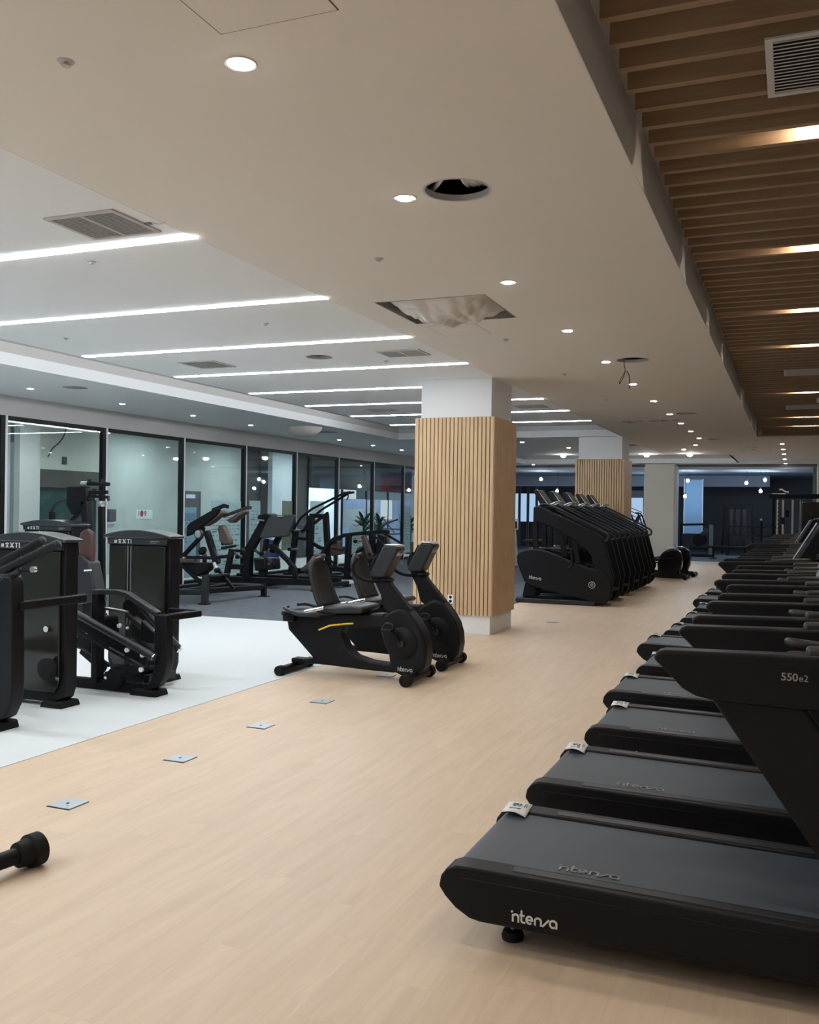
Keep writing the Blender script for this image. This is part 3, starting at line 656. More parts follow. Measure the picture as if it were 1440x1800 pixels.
# ------------------------------------------------------------ recumbent bikes (local x = rear to front)
def make_recumbent():
    t = thing('recumbent_bike', 'black recumbent exercise bike', 'exercise bike', group='recumbent bikes beside the slat column')
    b = MB().prism([(.16, .135), (.30, .15), (.02, .41), (-.01, .55), (.02, .58), (.62, .60), (1.04, .62), (1.06, .50), (.62, .46), (.59, .40), (.66, .27), (.74, .205), (.90, .165), (1.16, .15), (1.16, .075), (.85, .08), (.45, .095), (.20, .095)], -.075, .075)
    b.build('frame', 'blackm', t, bevel=.02, seg=3)
    h = MB().prism([(1.12, .10), (1.10, .24), (1.05, .34), (1.02, .44), (1.01, .53), (1.04, .60), (1.12, .655), (1.20, .69), (1.29, .655), (1.375, .56), (1.435, .46), (1.465, .36), (1.475, .25), (1.46, .16), (1.415, .09), (1.34, .055), (1.25, .05)], -.10, .10).build('drive_housing', 'blackm', t, bevel=.03, seg=4)
    MB().strokes(LOGO, .18, (1.20, -.101, .105), (.034, 0, 0), (0, 0, .034)).build('wordmark', 'ink', h)
    MB().strokes([[(x, -y) for x, y in p] for p in LOGO], .18, (1.36, .101, .14), (-.034, 0, 0), (0, 0, -.034)).build('wordmark', 'ink', h)
    for s in (-1, 1): MB().lathe([(.15, 0), (.15, .004*s), (.14, .012*s), (.0, .012*s)], (1.24, .10*s, .36), 32, ax='y').build('crank_disc', 'black', h)
    MB().prism([(1.02, .66), (.985, .80), (.93, .90), (.90, .97), (.93, 1.03), (1.02, 1.02), (1.06, .94), (1.10, .88), (1.20, .77), (1.30, .66), (1.22, .60), (1.10, .60)], -.055, .055).build('mast', 'blackm', t, bevel=.02, seg=3)
    c = MB().prism([(.885, .985), (1.02, 1.245), (1.05, 1.265), (1.15, 1.262), (1.185, 1.235), (1.05, .965), (.93, .955)], -.095, .095).build('console', 'dgrey', t, bevel=.02, seg=3)
    MB().prism([(.893, 1.02), (1.005, 1.235), (.998, 1.238), (.886, 1.024)], -.07, .07).build('screen', 'blackg', c)
    MB().prism([(1.03, 1.262), (1.05, 1.272), (1.15, 1.270), (1.175, 1.250), (1.15, 1.258), (1.05, 1.262)], -.099, .099).build('console_rim', 'silver', c, bevel=.003)
    o = MB().strokes(LOGO, .2, (1.152, -.07, 1.165), (0, .032, 0), (.016, 0, .031)).build('console_wordmark', 'ink', c)
    MB().ell((1.03, 0, .935), (.07, .10, .028)).build('console_pivot', 'black', t)
    for s in (-1, 1):
        MB().tube([(.98, .05*s, .92), (.88, .14*s, .93), (.80, .20*s, .98), (.78, .22*s, 1.06), (.83, .22*s, 1.15)], .016, 12).build('front_handle', 'blackm', t)
        q = MB().tube([(.55, .10*s, .605), (.40, .23*s, .595), (.22, .265*s, .60), (.06, .22*s, .635), (.03, .10*s, .64)], .017, 12).build('seat_handle', 'dgrey', t)
        MB().tube([(.30, .25*s, .615), (.50, .25*s, .665)], .019, 12).build('sensor_grip', 'chrome', q)
        MB().cyl((1.24, .11*s, .36), (1.24, .15*s, .36), .03).build('crank_hub', 'dgrey', t)
        e = (1.24+.10*s, .36-.13*s)
        k = MB().rbar([(1.24, .145*s, .36), (e[0], .15*s, e[1])], .022, .034).build('crank_arm', 'black', t, bevel=.006)
        p = MB().b2(e[0]-.055, e[0]+.055, .165*s if s > 0 else -.265, .265 if s > 0 else -.165, e[1]-.014, e[1]+.014).build('pedal', 'black', k, bevel=.008)
        MB().tube([(e[0]-.05, .215*s, e[1]+.01), (e[0]-.02, .215*s, e[1]+.06), (e[0]+.04, .215*s, e[1]+.055), (e[0]+.05, .215*s, e[1]+.01)], .008, 8).build('pedal_strap', 'dgrey', p)
    # seat: woven mesh back, cushion, slider box and tray
    vs = []; fs = []; n = 12; m = 10
    for i in range(n+1):
        v = i/n; w = .195*(1-.16*v)*(1 if v < .72 else math.sqrt(max(.06, 1-((v-.72)/.30)**2)))
        for j in range(m+1):
            u = j/m*2-1
            vs.append((.445-.17*v-.035*(1-u*u)+.05*(v-.35)**2*2, u*w, .66+.45*v))
    fs = [(i*(m+1)+j, i*(m+1)+j+1, (i+1)*(m+1)+j+1, (i+1)*(m+1)+j) for i in range(n) for j in range(m)]
    sb = MB().add(vs, fs).build('backrest', 'meshpad', t, smooth=180); md = sb.modifiers.new('s', 'SOLIDIFY'); md.thickness = .045; md.offset = 1
    MB().rbar([(.38, 0, .56), (.32, 0, .74), (.23, 0, 1.0)], .035, .10).build('backrest_support', 'black', sb, bevel=.008)
    MB().prism([(.42, .615), (.44, .672), (.55, .668), (.74, .695), (.86, .69), (.89, .655), (.84, .622), (.60, .61)], -.21, .21).build('seat_cushion', 'dgrey', t, bevel=.02, seg=3)
    MB().b2(-.02, .40, -.15, .15, .555, .60).build('seat_tray', 'dgrey', t, bevel=.012)
    MB().b2(.28, .82, -.06, .06, .57, .62).build('seat_slider', 'black', t, bevel=.01)
    MB().b2(.0, .12, -.16, .16, .50, .60).build('rear_cap', 'black', t, bevel=.015)
    o = MB().rbar([(.42, -.20, .445), (.54, -.21, .495), (.70, -.20, .520), (.77, -.17, .525)], .016, .016).build('adjustment_lever', 'yellow', t, bevel=.005); o['label'] = 'yellow seat adjustment lever'
    MB().cyl((.06, -.29, .048), (.06, .29, .048), .040, 20).build('rear_stabilizer', 'black', t)
    MB().cyl((1.36, -.24, .06), (1.36, .24, .06), .042, 20).build('front_stabilizer', 'black', t)
    for x, r in ((.06, .048), (1.36, .058)):
        for s in (-1, 1): MB().lathe([(r*.8, -.035*s), (r, -.03*s), (r, .03*s), (r*.85, .04*s), (.0, .04*s)], (x, .29*s, r), 20, ax='y').build('stabilizer_cap', 'rubber', t)
    MB().b2(.05, .24, -.06, .06, .09, .135).build('rear_step', 'black', t, bevel=.01)
    return t
rb = make_recumbent(); rb.location = (-4.57, 8.14, 0); rb['label'] = 'nearer black recumbent bike with mesh seat and yellow lever'
dup(rb, (-4.57, 9.07, 0), 'farther black recumbent bike, directly in front of the slat column')

# ------------------------------------------------------------ step climbers (local x = back of machine to the user's side)
def make_climber():
    t = thing('step_climber', 'black stair climber', 'stair climber', group='row of black step climbers')
    shell = [(.24, .30), (.55, .235), (.95, .15), (1.25, .09), (1.42, .03), (1.58, .05), (1.68, .16), (1.70, .34), (1.655, .50), (1.56, .60), (1.42, .63), (1.24, .66), (1.02, .74), (.80, .835), (.55, .92), (.38, .95), (.20, .945), (.06, .895), (.01, .82), (.02, .70), (.09, .52), (.15, .38)]
    for s in (0, 1):
        y0, y1 = (-.36, -.27) if s == 0 else (.27, .36)
        o = MB().prism(shell, y0, y1).build('side_shell', 'blackm', t, bevel=.035, seg=4)
        if s == 0:
            MB().strokes(LOGO, .18, (.25, -.361, .43), (.050, 0, -.006), (.006, 0, .05)).build('wordmark', 'ink', o)
            MB().tube([(1.345+.054*cos(2*pi*k/28), -.361, .36+.054*sin(2*pi*k/28)) for k in range(28)], .005, 6, smooth=False, closed=True).build('emblem_ring', 'ink', o)
            MB().strokes([arc(0, .3, .5, .3, -60, 200, 8), arc(0, -.3, .5, .3, 120, 380, 8), [(-.5, 0), (.5, 0)]], .16, (1.345, -.3615, .36), (.04, 0, 0), (0, 0, .04)).build('emblem', 'ink', o)
        # long sloping beam and front pillar in one casting
        MB().prism([(.30, 1.66), (.34, 1.70), (.46, 1.67), (1.10, 1.385), (1.44, 1.225), (1.52, 1.17), (1.56, 1.06), (1.72, .46), (1.69, .38), (1.50, .40), (1.38, .60), (1.32, .86), (1.24, .95), (.98, 1.14), (.74, 1.27), (.48, 1.38), (.30, 1.43)], y0+.01, y1-.01).build('side_beam', 'blackm', t, bevel=.02, seg=3)
        MB().prism([(.30, 1.55), (.37, 1.50), (.40, .93), (.30, .92)], y0+.015, y1-.015).build('rear_column', 'black', t, bevel=.01)
        for xa, xb in ((.72, .82), (.98, 1.04)):
            MB().prism([(xa, 1.30-(xa-.72)*.6), (xa+.10, 1.25-(xa-.72)*.6), (xb+.10, .82-(xb-.8)*.5), (xb, .85-(xb-.8)*.5)], y0+.02, y1-.02).build('strut', 'black', t, bevel=.01)
        yy = (y0+y1)/2
        MB().tube([(.42, yy*.85, 1.72), (.62, yy, 1.70), (1.10, yy, 1.475), (1.52, yy, 1.27), (1.60, yy, 1.20), (1.58, yy, 1.12), (1.50, yy, 1.13)], .019, 12).build('hand_rail', 'dgrey', t)
        MB().tube([(.98, yy*1.02, 1.10-.16), (1.00, yy*1.08, .70), (.93, yy*1.08, .62)], .03, 12).build('side_handle', 'black', t)
    MB().prism([(.28, .36), (.20, .90), (.40, .93), (.56, .90), (1.30, .55), (1.34, .12)], -.27, .27).build('body_core', 'black', t, bevel=.02)
    for i in range(4):
        x = .72+i*.24; z = .86-i*.185
        p = MB().prism([(x, z), (x+.25, z-.012), (x+.25, z-.05), (x+.03, z-.05), (x+.03, z-.17), (x, z-.17)], -.265, .265).build('step', 'rubber', t, bevel=.006)
        g = MB()
        for k in range(3): g.b2(x+.03+k*.06, x+.05+k*.06, -.25, .25, z-.006, z+.001)
        g.build('tread_ribs', 'dgrey', p, smooth=0)
    MB().b2(.20, 1.0, -.24, .24, .94, .96).build('top_cover', 'dgrey', t, bevel=.01)
    for yy in (-.33, .33): MB().rbar([(.02, yy, .045), (1.40, yy, .045)], .07, .07).build('base_rail', 'dgrey', t, bevel=.01)
    MB().b2(.04, .12, -.33, .33, .015, .08).build('base_crossbar', 'black', t, bevel=.008)
    MB().prism([(.08, .09), (.30, .09), (.36, .22), (.22, .38), (.13, .34)], -.20, .20).build('rear_leg', 'black', t, bevel=.02)
    for yy in (-.33, .33): MB().lathe([(.038, -.03), (.042, 0), (.038, .03)], (.045, yy, .045), 16, ax='y').build('transport_wheel', 'rubber', t)
    c = MB().prism([(.255, 1.955), (.30, 1.985), (.35, 1.965), (.56, 1.69), (.50, 1.655), (.40, 1.69)], -.20, .20).build('console', 'blackm', t, bevel=.015, seg=3)
    MB().prism([(.335, 1.965), (.345, 1.973), (.545, 1.712), (.535, 1.704)], -.17, .17).build('screen', 'dgreym', c)
    MB().tube([(.53, -.20, 1.72), (.33, -.19, 1.975), (.33, .19, 1.975), (.53, .20, 1.72)], .008, 8, smooth=False).build('console_rim', 'silver', c)
    MB().prism([(.34, 1.50), (.52, 1.47), (.58, 1.68), (.42, 1.74), (.32, 1.66)], -.28, .28).build('console_bridge', 'black', t, bevel=.02)
    MB().tube([(.50, -.19, 1.69), (.66, -.17, 1.76), (.72, 0, 1.77), (.66, .17, 1.76), (.50, .19, 1.69)], .015, 10).build('front_handle', 'silver', t)
    return t
cl = make_climber()
for i, (x, y) in enumerate([(-4.50, 16.36), (-4.50, 17.45), (-4.48, 18.56), (-4.47, 19.66), (-4.47, 20.75)]):
    lab = ['nearest black step climber, its logo side and round emblem in view', 'second step climber behind the nearest one', 'middle step climber of the row of five', 'fourth step climber from the camera', 'farthest step climber, beside the far slat column'][i]
    if i == 0: cl.location = (x, y, 0); cl['label'] = lab
    else: dup(cl, (x, y, 0), lab)

# ------------------------------------------------------------ ellipticals (local x = user end to drive housing)
def make_elliptical():
    t = thing('elliptical_trainer', 'black elliptical trainer', 'elliptical trainer', group='elliptical trainers beyond the step climbers')
    dome = [(.62, .10), (.60, .34), (.63, .50), (.70, .62), (.80, .70), (.92, .74), (1.04, .73), (1.13, .66), (1.18, .50), (1.17, .30), (1.10, .10)]
    MB().prism(dome, -.19, .19).build('drive_housing', 'blackg', t, bevel=.05, seg=4)
    MB().b2(.80, .98, -.12, .12, .735, .755).build('housing_cap', 'silver', t, bevel=.006)
    MB().rbar([(-.55, 0, .07), (1.25, 0, .07)], .12, .06).build('base_beam', 'dgrey', t, bevel=.01)
    for x, w in ((1.27, .32), (-.55, .28)):
        b = MB().cyl((x, -w, .05), (x, w, .05), .038, 16).build('stabilizer', 'black', t)
        for s in (-1, 1): MB().cyl((x, w*s-.04*s, .052), (x, w*s+.04*s, .052), .052, 18).build('stabilizer_cap', 'rubber', b)
    MB().rbar([(-.42, 0, .08), (-.30, 0, .9), (-.22, 0, 1.36)], .09, .07).build('mast', 'black', t, bevel=.015)
    MB().prism([(-.26, 1.32), (-.14, 1.55), (-.10, 1.53), (-.20, 1.30)], -.17, .17).build('console', 'dgrey', t, bevel=.01)
    for s in (-1, 1):
        MB().tube([(-.28, .10*s, .98), (-.10, .24*s, 1.02), (.02, .26*s, 1.12), (-.04, .26*s, 1.36), (-.12, .24*s, 1.56), (-.20, .18*s, 1.60)], .018, 12).build('moving_handle', 'blackm', t)
        MB().rbar([(-.30, .17*s, .42+.05*s), (.25, .17*s, .40), (.95, .20*s, .42-.08*s)], .04, .05).build('pedal_arm', 'black', t, bevel=.01)
        MB().prism([(.0, .43), (.36, .44), (.37, .48), (.33, .48), (.32, .455), (.0, .455)], .10*s-.0 if s > 0 else -.26, .26 if s > 0 else -.10).build('foot_plate', 'rubber', t, bevel=.006)
    return t
el = make_elliptical(); el.location = (-3.66, 23.75, 0); el['label'] = 'nearer black elliptical trainer with glossy round housing'
dup(el, (-3.58, 24.95, 0), 'farther black elliptical trainer half hidden behind the nearer one')

# a stabiliser foot of another machine at the lower left
t = thing('exercise_bike_foot', 'black bike stabiliser bar with thick rubber end cap at the lower left', 'exercise bike', (-3.085, 3.27, 0))
a, b_ = Vector((.0, .0, .072)), Vector((-.10, -.60, .066)); d = (b_-a).normalized()
MB().cyl(a+d*.05, b_, .036, 24).build('stabilizer_bar', 'black', t)
MB().tube([a, a+d*.008, a+d*.062, a+d*.068, a+d*.12, a+d*.125], [.062, .072, .072, .060, .054, .044], 32, smooth=False).build('rubber_cap', 'rubber', t, smooth=30)

# ------------------------------------------------------------ pin-loaded weight machines
def tower(t, x0, x1, y0, y1, h=1.40, detail=True):
    w = x1-x0; n = 12
    side = [(x0, .16), (x0+.03, .07), (x0+.10, .035), (x1-.10, .035), (x1-.03, .07), (x1, .16), (x1, h-.07), (x0, h-.07)]
    MB().prism(side, y0+.02, y1).build('tower_frame', 'black', t, bevel=.015, seg=3)
    top = [(x0-.025+(w+.05)*i/n, h-.075+.085*sin(pi*(.12+.76*i/n))-.03) for i in range(n+1)]
    MB().prism(top+[(x1+.025, h-.10), (x0-.025, h-.10)], y0-.03, y1+.02).build('top_cap', 'capm', t, bevel=.008)
    MB().prism([(x0+.01, h-.10), (x1-.01, h-.10), (x1-.02, h-.16), (x0+.02, h-.16)], y0-.018, y0+.02).build('placard', 'dgrey', t, bevel=.004)
    p = MB(); m = x0+w*.36
    for a, b in ((x0+.045, m-.045), (m+.045, x1-.045)): p.prism([(a, .20), (a+.04, .12), (b-.04, .12), (b, .20), (b, h-.17), (a, h-.17)], y0-.004, y0+.02)
    p2 = MB().prism([(x0+.045, .20), (x0+.085, .12), (m-.03, .12), (m-.03, h-.17), (x0+.045, h-.17)], y0-.004, y0+.02).build('shroud_panel', 'smoke', t, bevel=.006)
    p3 = MB().prism([(m+.03, .12), (x1-.085, .12), (x1-.045, .20), (x1-.045, h-.17), (m+.03, h-.17)], y0-.004, y0+.02).build('shroud_panel', 'smoke', t, bevel=.006)
    MB().b2(m-.03, m+.03, y0+.014, y0+.024, .13, h-.17).build('stack_slot', 'void', t, smooth=0)
    r = MB(); 
    for dx in (-.016, .016): r.cyl((m+dx, y0+.004, .5), (m+dx, y0+.004, h-.17), .006, 8)
    MB().cyl((m-.018, y0+.004, .5), (m-.018, y0+.004, h-.17), .006, 8).build('guide_rod', 'silver', t)
    MB().cyl((m+.018, y0+.004, .5), (m+.018, y0+.004, h-.17), .006, 8).build('guide_rod', 'silver', t)
    s = MB().b2(m-.028, m+.028, y0+.0, y0+.012, .13, .52).build('weight_stack', 'black', t, bevel=.002)
    q = MB()
    for k in range(13): q.cyl((m, y0-.0025, .16+k*.028), (m, y0+.001, .16+k*.028), .008, 10)
    q.build('pin_holes', 'rail', s)
    MB().tube([(m-.0, y0-.02, .47), (m, y0-.004, .47)], .012, 10).build('selector_pin', 'paper', t)
    for xx in (x0+.10, x1-.10): MB().prism([(xx-.11, .001), (xx+.11, .001), (xx+.09, .05), (xx-.09, .05)], y0-.03, y1+.03).build('foot', 'rubber', t, bevel=.01)
    # printed pictograms on the placard
    ic = MB(); u = x0+.10
    O = (u, y0-.0185, h-.148)
    fig = lambda d: [[(d+.1, 0), (d+.25, .45), (d+.25, .75)], [(d+.4, 0), (d+.25, .45)], [(d, .6), (d+.25, .72), (d+.5, .6)]]
    L = [[(0, .1), (.35, .1)], [(0, .3), (.35, .3)], [(0, .5), (.35, .5)]]+fig(.7)+[[(1.5, 0), (2.0, .8)], [(2.0, 0), (1.5, .8)], [(1.5, .1), (2.0, .1)]]+[[(2.3, .75), (2.75, .75)], [(2.52, 0), (2.52, .75)]]+[[(3.0, 0), (3.0, .8)]]
    ic.strokes(L, .11, O, (.062, 0, 0), (0, 0, .046)).build('pictograms', 'ink', c_last(t, 'placard'), smooth=0)
    MB().b2(x1-.20, x1-.10, y0-.0195, y0-.0175, h-.128, h-.122).b2(x1-.20, x1-.13, y0-.0195, y0-.0175, h-.142, h-.137).build('small_print', 'inkg', c_last(t, 'placard'), smooth=0)
def wheel_(t, c, r, w, nm, m='rubber'): return MB().lathe([(r*.25, -w), (r*.9, -w), (r, -w*.7), (r, w*.7), (r*.9, w), (r*.25, w), (0, w)], c, 24, ax='y').build(nm, m, t)
# machine T1, beside the carpet edge
t = thing('leg_machine', 'black pin-loaded leg machine with tall tower nearest the carpet edge', 'weight machine', (-5.55, 7.2, 0))
tower(t, -.38, .32, -.12, .05)
g = lambda x, z, y=6.55: (x+5.55, y-7.2, z)
G = lambda pts: [(x+5.55, z) for x, z in pts]
MB().prism(G([(-4.95, .69), (-4.83, .69), (-4.815, .30), (-4.84, .18), (-4.90, .09), (-5.00, .04), (-5.06, .05), (-4.98, .13), (-4.945, .24)]), 6.50-7.2, 6.60-7.2).build('front_post', 'black', t, bevel=.012, seg=3)
MB().prism(G([(-5.17, .001), (-4.89, .001), (-4.91, .055), (-5.14, .055)]), -.74, -.56).build('foot', 'rubber', t, bevel=.012)
MB().rbar([g(-5.85, .05), g(-5.05, .05)], .09, .05).build('base_beam', 'black', t, bevel=.008)
MB().rbar([g(-5.45, .05), g(-5.45, .05, 7.1)], .09, .05).build('base_cross_beam', 'black', t, bevel=.008)
MB().rbar([g(-5.575, .06), g(-5.575, .84)], .068, .10, up=(0, 1, 0)).build('rear_post', 'black', t, bevel=.01)
MB().rbar([g(-5.62, .845), g(-5.36, .855), g(-5.26, .84), g(-4.94, .685)], .075, .045, up=(0, 0, 1)).build('upper_rail', 'dgrey', t, bevel=.01, seg=3)
MB().rbar([g(-4.84, .665), g(-4.80, .665, 6.93), g(-4.83, .665, 6.97), g(-5.15, .665, 6.98)], .05, .055, up=(0, 0, 1)).build('side_grab_rail', 'black', t, bevel=.01)
MB().rbar([g(-4.90, .665, 6.62), g(-4.90, .665, 6.92)], .04, .04, up=(0, 0, 1)).build('inner_grab_rail', 'black', t, bevel=.008)
for (a, b, nm, rr) in ((g(-5.80, .69, 6.44), g(-4.90, .345, 6.44), 'lever_tube', .034), (g(-5.45, .80, 6.85), g(-4.96, .35, 6.87), 'lever_tube', .034)):
    m = MB().cyl(a, b, rr, 18).build(nm, 'dgrey', t); dv = (Vector(b)-Vector(a)).normalized()
    MB().cyl(b, Vector(b)+dv*.012, rr*.95, 18).build('chrome_end_cap', 'chrome', m)
MB().rbar([g(-5.72, .60, 6.46), g(-4.98, .315, 6.46)], .02, .12, up=(0, 0, 1)).build('lever_plate', 'black', t, bevel=.006)
MB().cyl(g(-5.80, .545, 6.44), g(-5.0, .235, 6.44), .011, 10).build('link_rod', 'black', t)
MB().cyl(g(-5.60, .70, 6.62), g(-5.30, .68, 6.62), .014, 10).build('link_rod', 'silver', t)
MB().cyl(g(-5.02, .23), g(-4.88, .245), .018, 12).build('link_rod', 'dgrey', t)
for x, z, y in ((-5.01, .235, 6.43), (-5.01, .355, 6.445), (-5.17, .385, 6.445), (-4.99, .55, 6.60), (-5.65, .50, 6.52), (-5.38, .56, 6.60), (-5.79, .45, 6.52)):
    MB().cyl(g(x, z, y-.02), g(x, z, y), .020, 16).build('bolt_cap', 'paper', t)
wheel_(t, g(-5.30, .72, 6.66), .075, .045, 'roller_pad'); wheel_(t, g(-5.33, .135, 6.50), .085, .035, 'cable_pulley'); wheel_(t, g(-5.62, .22, 6.62), .05, .03, 'cable_pulley')
MB().prism(G([(-5.84, .60), (-5.60, .62), (-5.58, .46), (-5.70, .30), (-5.86, .34)]), 6.56-7.2, 6.86-7.2).build('seat_carriage', 'black', t, bevel=.03)
MB().rbar([g(-5.88, .30, 6.7), g(-5.62, .14, 6.7)], .06, .05).build('seat_strut', 'black', t, bevel=.01)
MB().rbar([g(-5.78, .34, 6.6), g(-5.50, .20, 6.62)], .03, .03).build('seat_strut', 'dgrey', t, bevel=.006)
MB().rbar([g(-5.10, .12, 6.60), g(-5.18, .08, 7.1)], .07, .05).build('link_beam', 'black', t, bevel=.01)
MB().prism(G([(-5.16, .62), (-5.02, .52), (-4.99, .42), (-5.18, .44)]), 6.60-7.2, 6.66-7.2).build('cam_plate', 'black', t, bevel=.008)
MB().rbar([g(-5.32, .66, 6.64), g(-5.02, .46, 6.64)], .05, .07).build('pad_arm', 'dgrey', t, bevel=.01)
# machine T2 in front, cut by the left edge of the photo
t = thing('leg_machine', 'black pin-loaded machine at the left edge with two thick foam handles', 'weight machine', (-5.60, 5.93, 0))
tower(t, -.40, .33, -.13, .03)
g = lambda x, z, y=5.1: (x+5.60, y-5.93, z); G = lambda pts: [(x+5.60, z) for x, z in pts]
MB().prism(G([(-5.17, 1.04), (-5.12, 1.09), (-5.06, 1.09), (-5.035, 1.04), (-5.02, .34), (-5.035, .20), (-5.09, .10), (-5.20, .05), (-5.28, .06), (-5.19, .16), (-5.16, .28)]), 5.03-5.93, 5.15-5.93).build('front_post', 'black', t, bevel=.012, seg=3)
MB().prism(G([(-5.42, .001), (-5.11, .001), (-5.13, .06), (-5.38, .06)]), 5.0-5.93, 5.20-5.93).build('foot', 'rubber', t, bevel=.012)
MB().rbar([g(-6.1, .05), g(-5.2, .05)], .09, .05).build('base_beam', 'black', t, bevel=.008)
MB().rbar([g(-5.04, .88), g(-5.07, .88, 5.80)], .055, .065, up=(0, 0, 1)).build('side_grab_rail', 'black', t, bevel=.01)
for (a, b) in ((g(-5.60, 1.10, 5.35), g(-5.07, 1.335, 5.35)), (g(-5.27, 1.09, 5.1), g(-4.70, 1.325, 5.1))):
    m = MB().cyl(a, b, .031, 20).build('foam_handle', 'blackm', t); dv = (Vector(b)-Vector(a)).normalized()
    MB().lathe([(.031, 0), (.029, .010), (.018, .017), (0, .017)]).build('handle_cap', 'dgrey', m)
    k = [c for c in m.children][-1]; k.matrix_local = Matrix.Translation(b) @ dv.to_track_quat('Z', 'Y').to_matrix().to_4x4()
MB().tube([g(-5.42, 1.15), g(-5.28, 1.145), g(-5.18, 1.09), g(-5.09, 1.10), g(-5.03, 1.135)], .026, 14).build('curved_handle', 'dgrey', t)
MB().cyl(g(-5.03, 1.13), g(-4.90, 1.15), .013, 12).build('handle_pivot', 'black', t)
MB().cyl(g(-4.895, 1.145, 5.07), g(-4.895, 1.145, 5.10), .022, 16).build('bolt_cap', 'chrome', t)
MB().rbar([g(-5.16, .98), g(-5.40, .98)], .03, .014).build('seat_bracket', 'silver', t)
MB().b2(-.55, -.02, -.95, -.45, .36, .44).build('seat_cushion', 'brown', t, bevel=.03)
MB().rbar([g(-5.75, .06), g(-5.75, .38)], .08, .08).build('seat_post', 'black', t)
wheel_(t, g(-5.36, .32, 5.72), .085, .02, 'cable_pulley'); 
MB().cyl(g(-5.42, .62, 5.765), g(-5.42, .62, 5.79), .024, 16).build('bolt_cap', 'chrome', t)
text('TT', .03, 'ink', t, Vector((.275, -.136, .22)), FRONT, 'small_mark', .0005)
# machine T0 further back, only its top shows
t = thing('weight_machine', 'black pin-loaded weight tower half hidden behind the front left tower', 'weight machine', (-9.03, 9.9, 0))
tower(t, -.40, .42, -.3, .0, h=1.42)
MB().rbar([(-.25, -.7, .05), (.35, -.7, .05)], .09, .05).build('base_beam', 'black', t, bevel=.008)
MB().rbar([(.05, -.7, .03), (.05, -.1, .03)], .09, .05).build('base_cross_beam', 'black', t, bevel=.008)
# tall assisted dip and chin machine with overhead bars before the glass wall
t = thing('chin_dip_machine', 'tall black chin and dip machine with overhead handle bars before the glass wall', 'weight machine', (-9.2, 10.6, 0))
g = lambda x, z, y=10.5: (x+9.2, y-10.6, z)
MB().rbar([g(-9.09, .02), g(-9.12, 1.0), g(-9.18, 1.66)], .12, .10).build('main_post', 'black', t, bevel=.015)
MB().prism([(-.30, 1.86), (.06, 1.86), (.10, 1.72), (-.02, 1.50), (-.20, 1.45), (-.30, 1.60)], -.15, -.03).build('weight_arm_casting', 'black', t, bevel=.03)
MB().rbar([g(-9.78, 1.28), g(-9.78, 1.50)], .07, .07).build('handle_post', 'black', t, bevel=.01)
MB().tube([g(-9.80, 1.50), g(-9.70, 1.62), g(-9.40, 1.68), g(-8.98, 1.685)], .022, 12).build('long_handle', 'dgrey', t)
MB().cyl(g(-9.00, 1.685), g(-8.97, 1.685), .024, 14).build('handle_end', 'silver', t)
MB().rbar([g(-9.40, 1.56), g(-9.15, 1.77), g(-8.80, 1.78)], .05, .045).build('upper_arm', 'black', t, bevel=.008)
MB().cyl(g(-9.25, 1.90), g(-8.78, 1.89), .027, 14).build('chin_bar', 'black', t)
MB().cyl(g(-9.26, 1.90), g(-9.15, 1.90), .029, 14).build('chin_bar_grip', 'silver', t)
for x in (-9.12, -8.88): MB().cyl(g(x, 1.90), g(x, 1.96), .026, 12, .034).build('bar_clamp', 'dgrey', t)
MB().rbar([g(-9.05, 1.72), g(-8.78, 1.71)], .04, .04).build('lower_bar', 'black', t)
MB().cyl(g(-8.80, 1.72), g(-8.78, 1.66), .02, 12).build('bar_knob', 'dgrey', t)
MB().lathe([(.045, 0), (.06, -.01), (.065, -.05), (.05, -.08), (0, -.08)], g(-8.90, 1.66)).build('counterweight', 'silver', t)
MB().rbar([g(-8.90, 1.60), g(-8.87, .10)], .09, .06).build('guide_column', 'black', t, bevel=.008)
MB().rbar([g(-9.60, 1.25), g(-9.20, 1.55)], .04, .05).build('diagonal_brace', 'black', t)
MB().rbar([g(-9.78, 1.30), g(-9.78, .04)], .06, .06).build('handle_post_lower', 'black', t)
MB().rbar([g(-9.85, .05), g(-8.8, .05)], .10, .06).build('base_beam', 'black', t, bevel=.008)
# padded seat beside the towers
t = thing('padded_bench_seat', 'dark machine seat with reddish brown back pad seen between the two towers', 'weight machine', (-7.82, 9.0, 0))
MB().prism([(-.11, .95), (-.13, 1.15), (-.10, 1.27), (.0, 1.32), (.08, 1.27), (.10, 1.10), (.09, .92)], -.04, .03).build('back_pad', 'red', t, bevel=.025, seg=3)
MB().prism([(-.16, .40), (-.16, .98), (-.02, 1.0), (.10, .92), (.22, .45)], -.10, .10).build('seat_frame', 'dgrey', t, bevel=.02)
MB().rbar([(.04, -.11, .82), (.14, -.11, .83)], .02, .02).build('label_strip', 'paper', t)
MB().b2(-.2, .25, -.2, .2, .003, .06).build('base', 'black', t, bevel=.01)
MB().rbar([(.02, 0, .05), (.02, 0, .45)], .10, .10).build('post', 'black', t)

# ------------------------------------------------------------ plate-loaded machines on the carpet
def sleeve(t, p, q, r=.028):
    m = MB().cyl(p, q, r, 14).build('weight_horn', 'silver', t); d = (Vector(q)-Vector(p)).normalized()
    MB().cyl(Vector(q)-d*.02, Vector(q)+d*.02, r*1.5, 14).build('horn_cap', 'rubber', m); return m
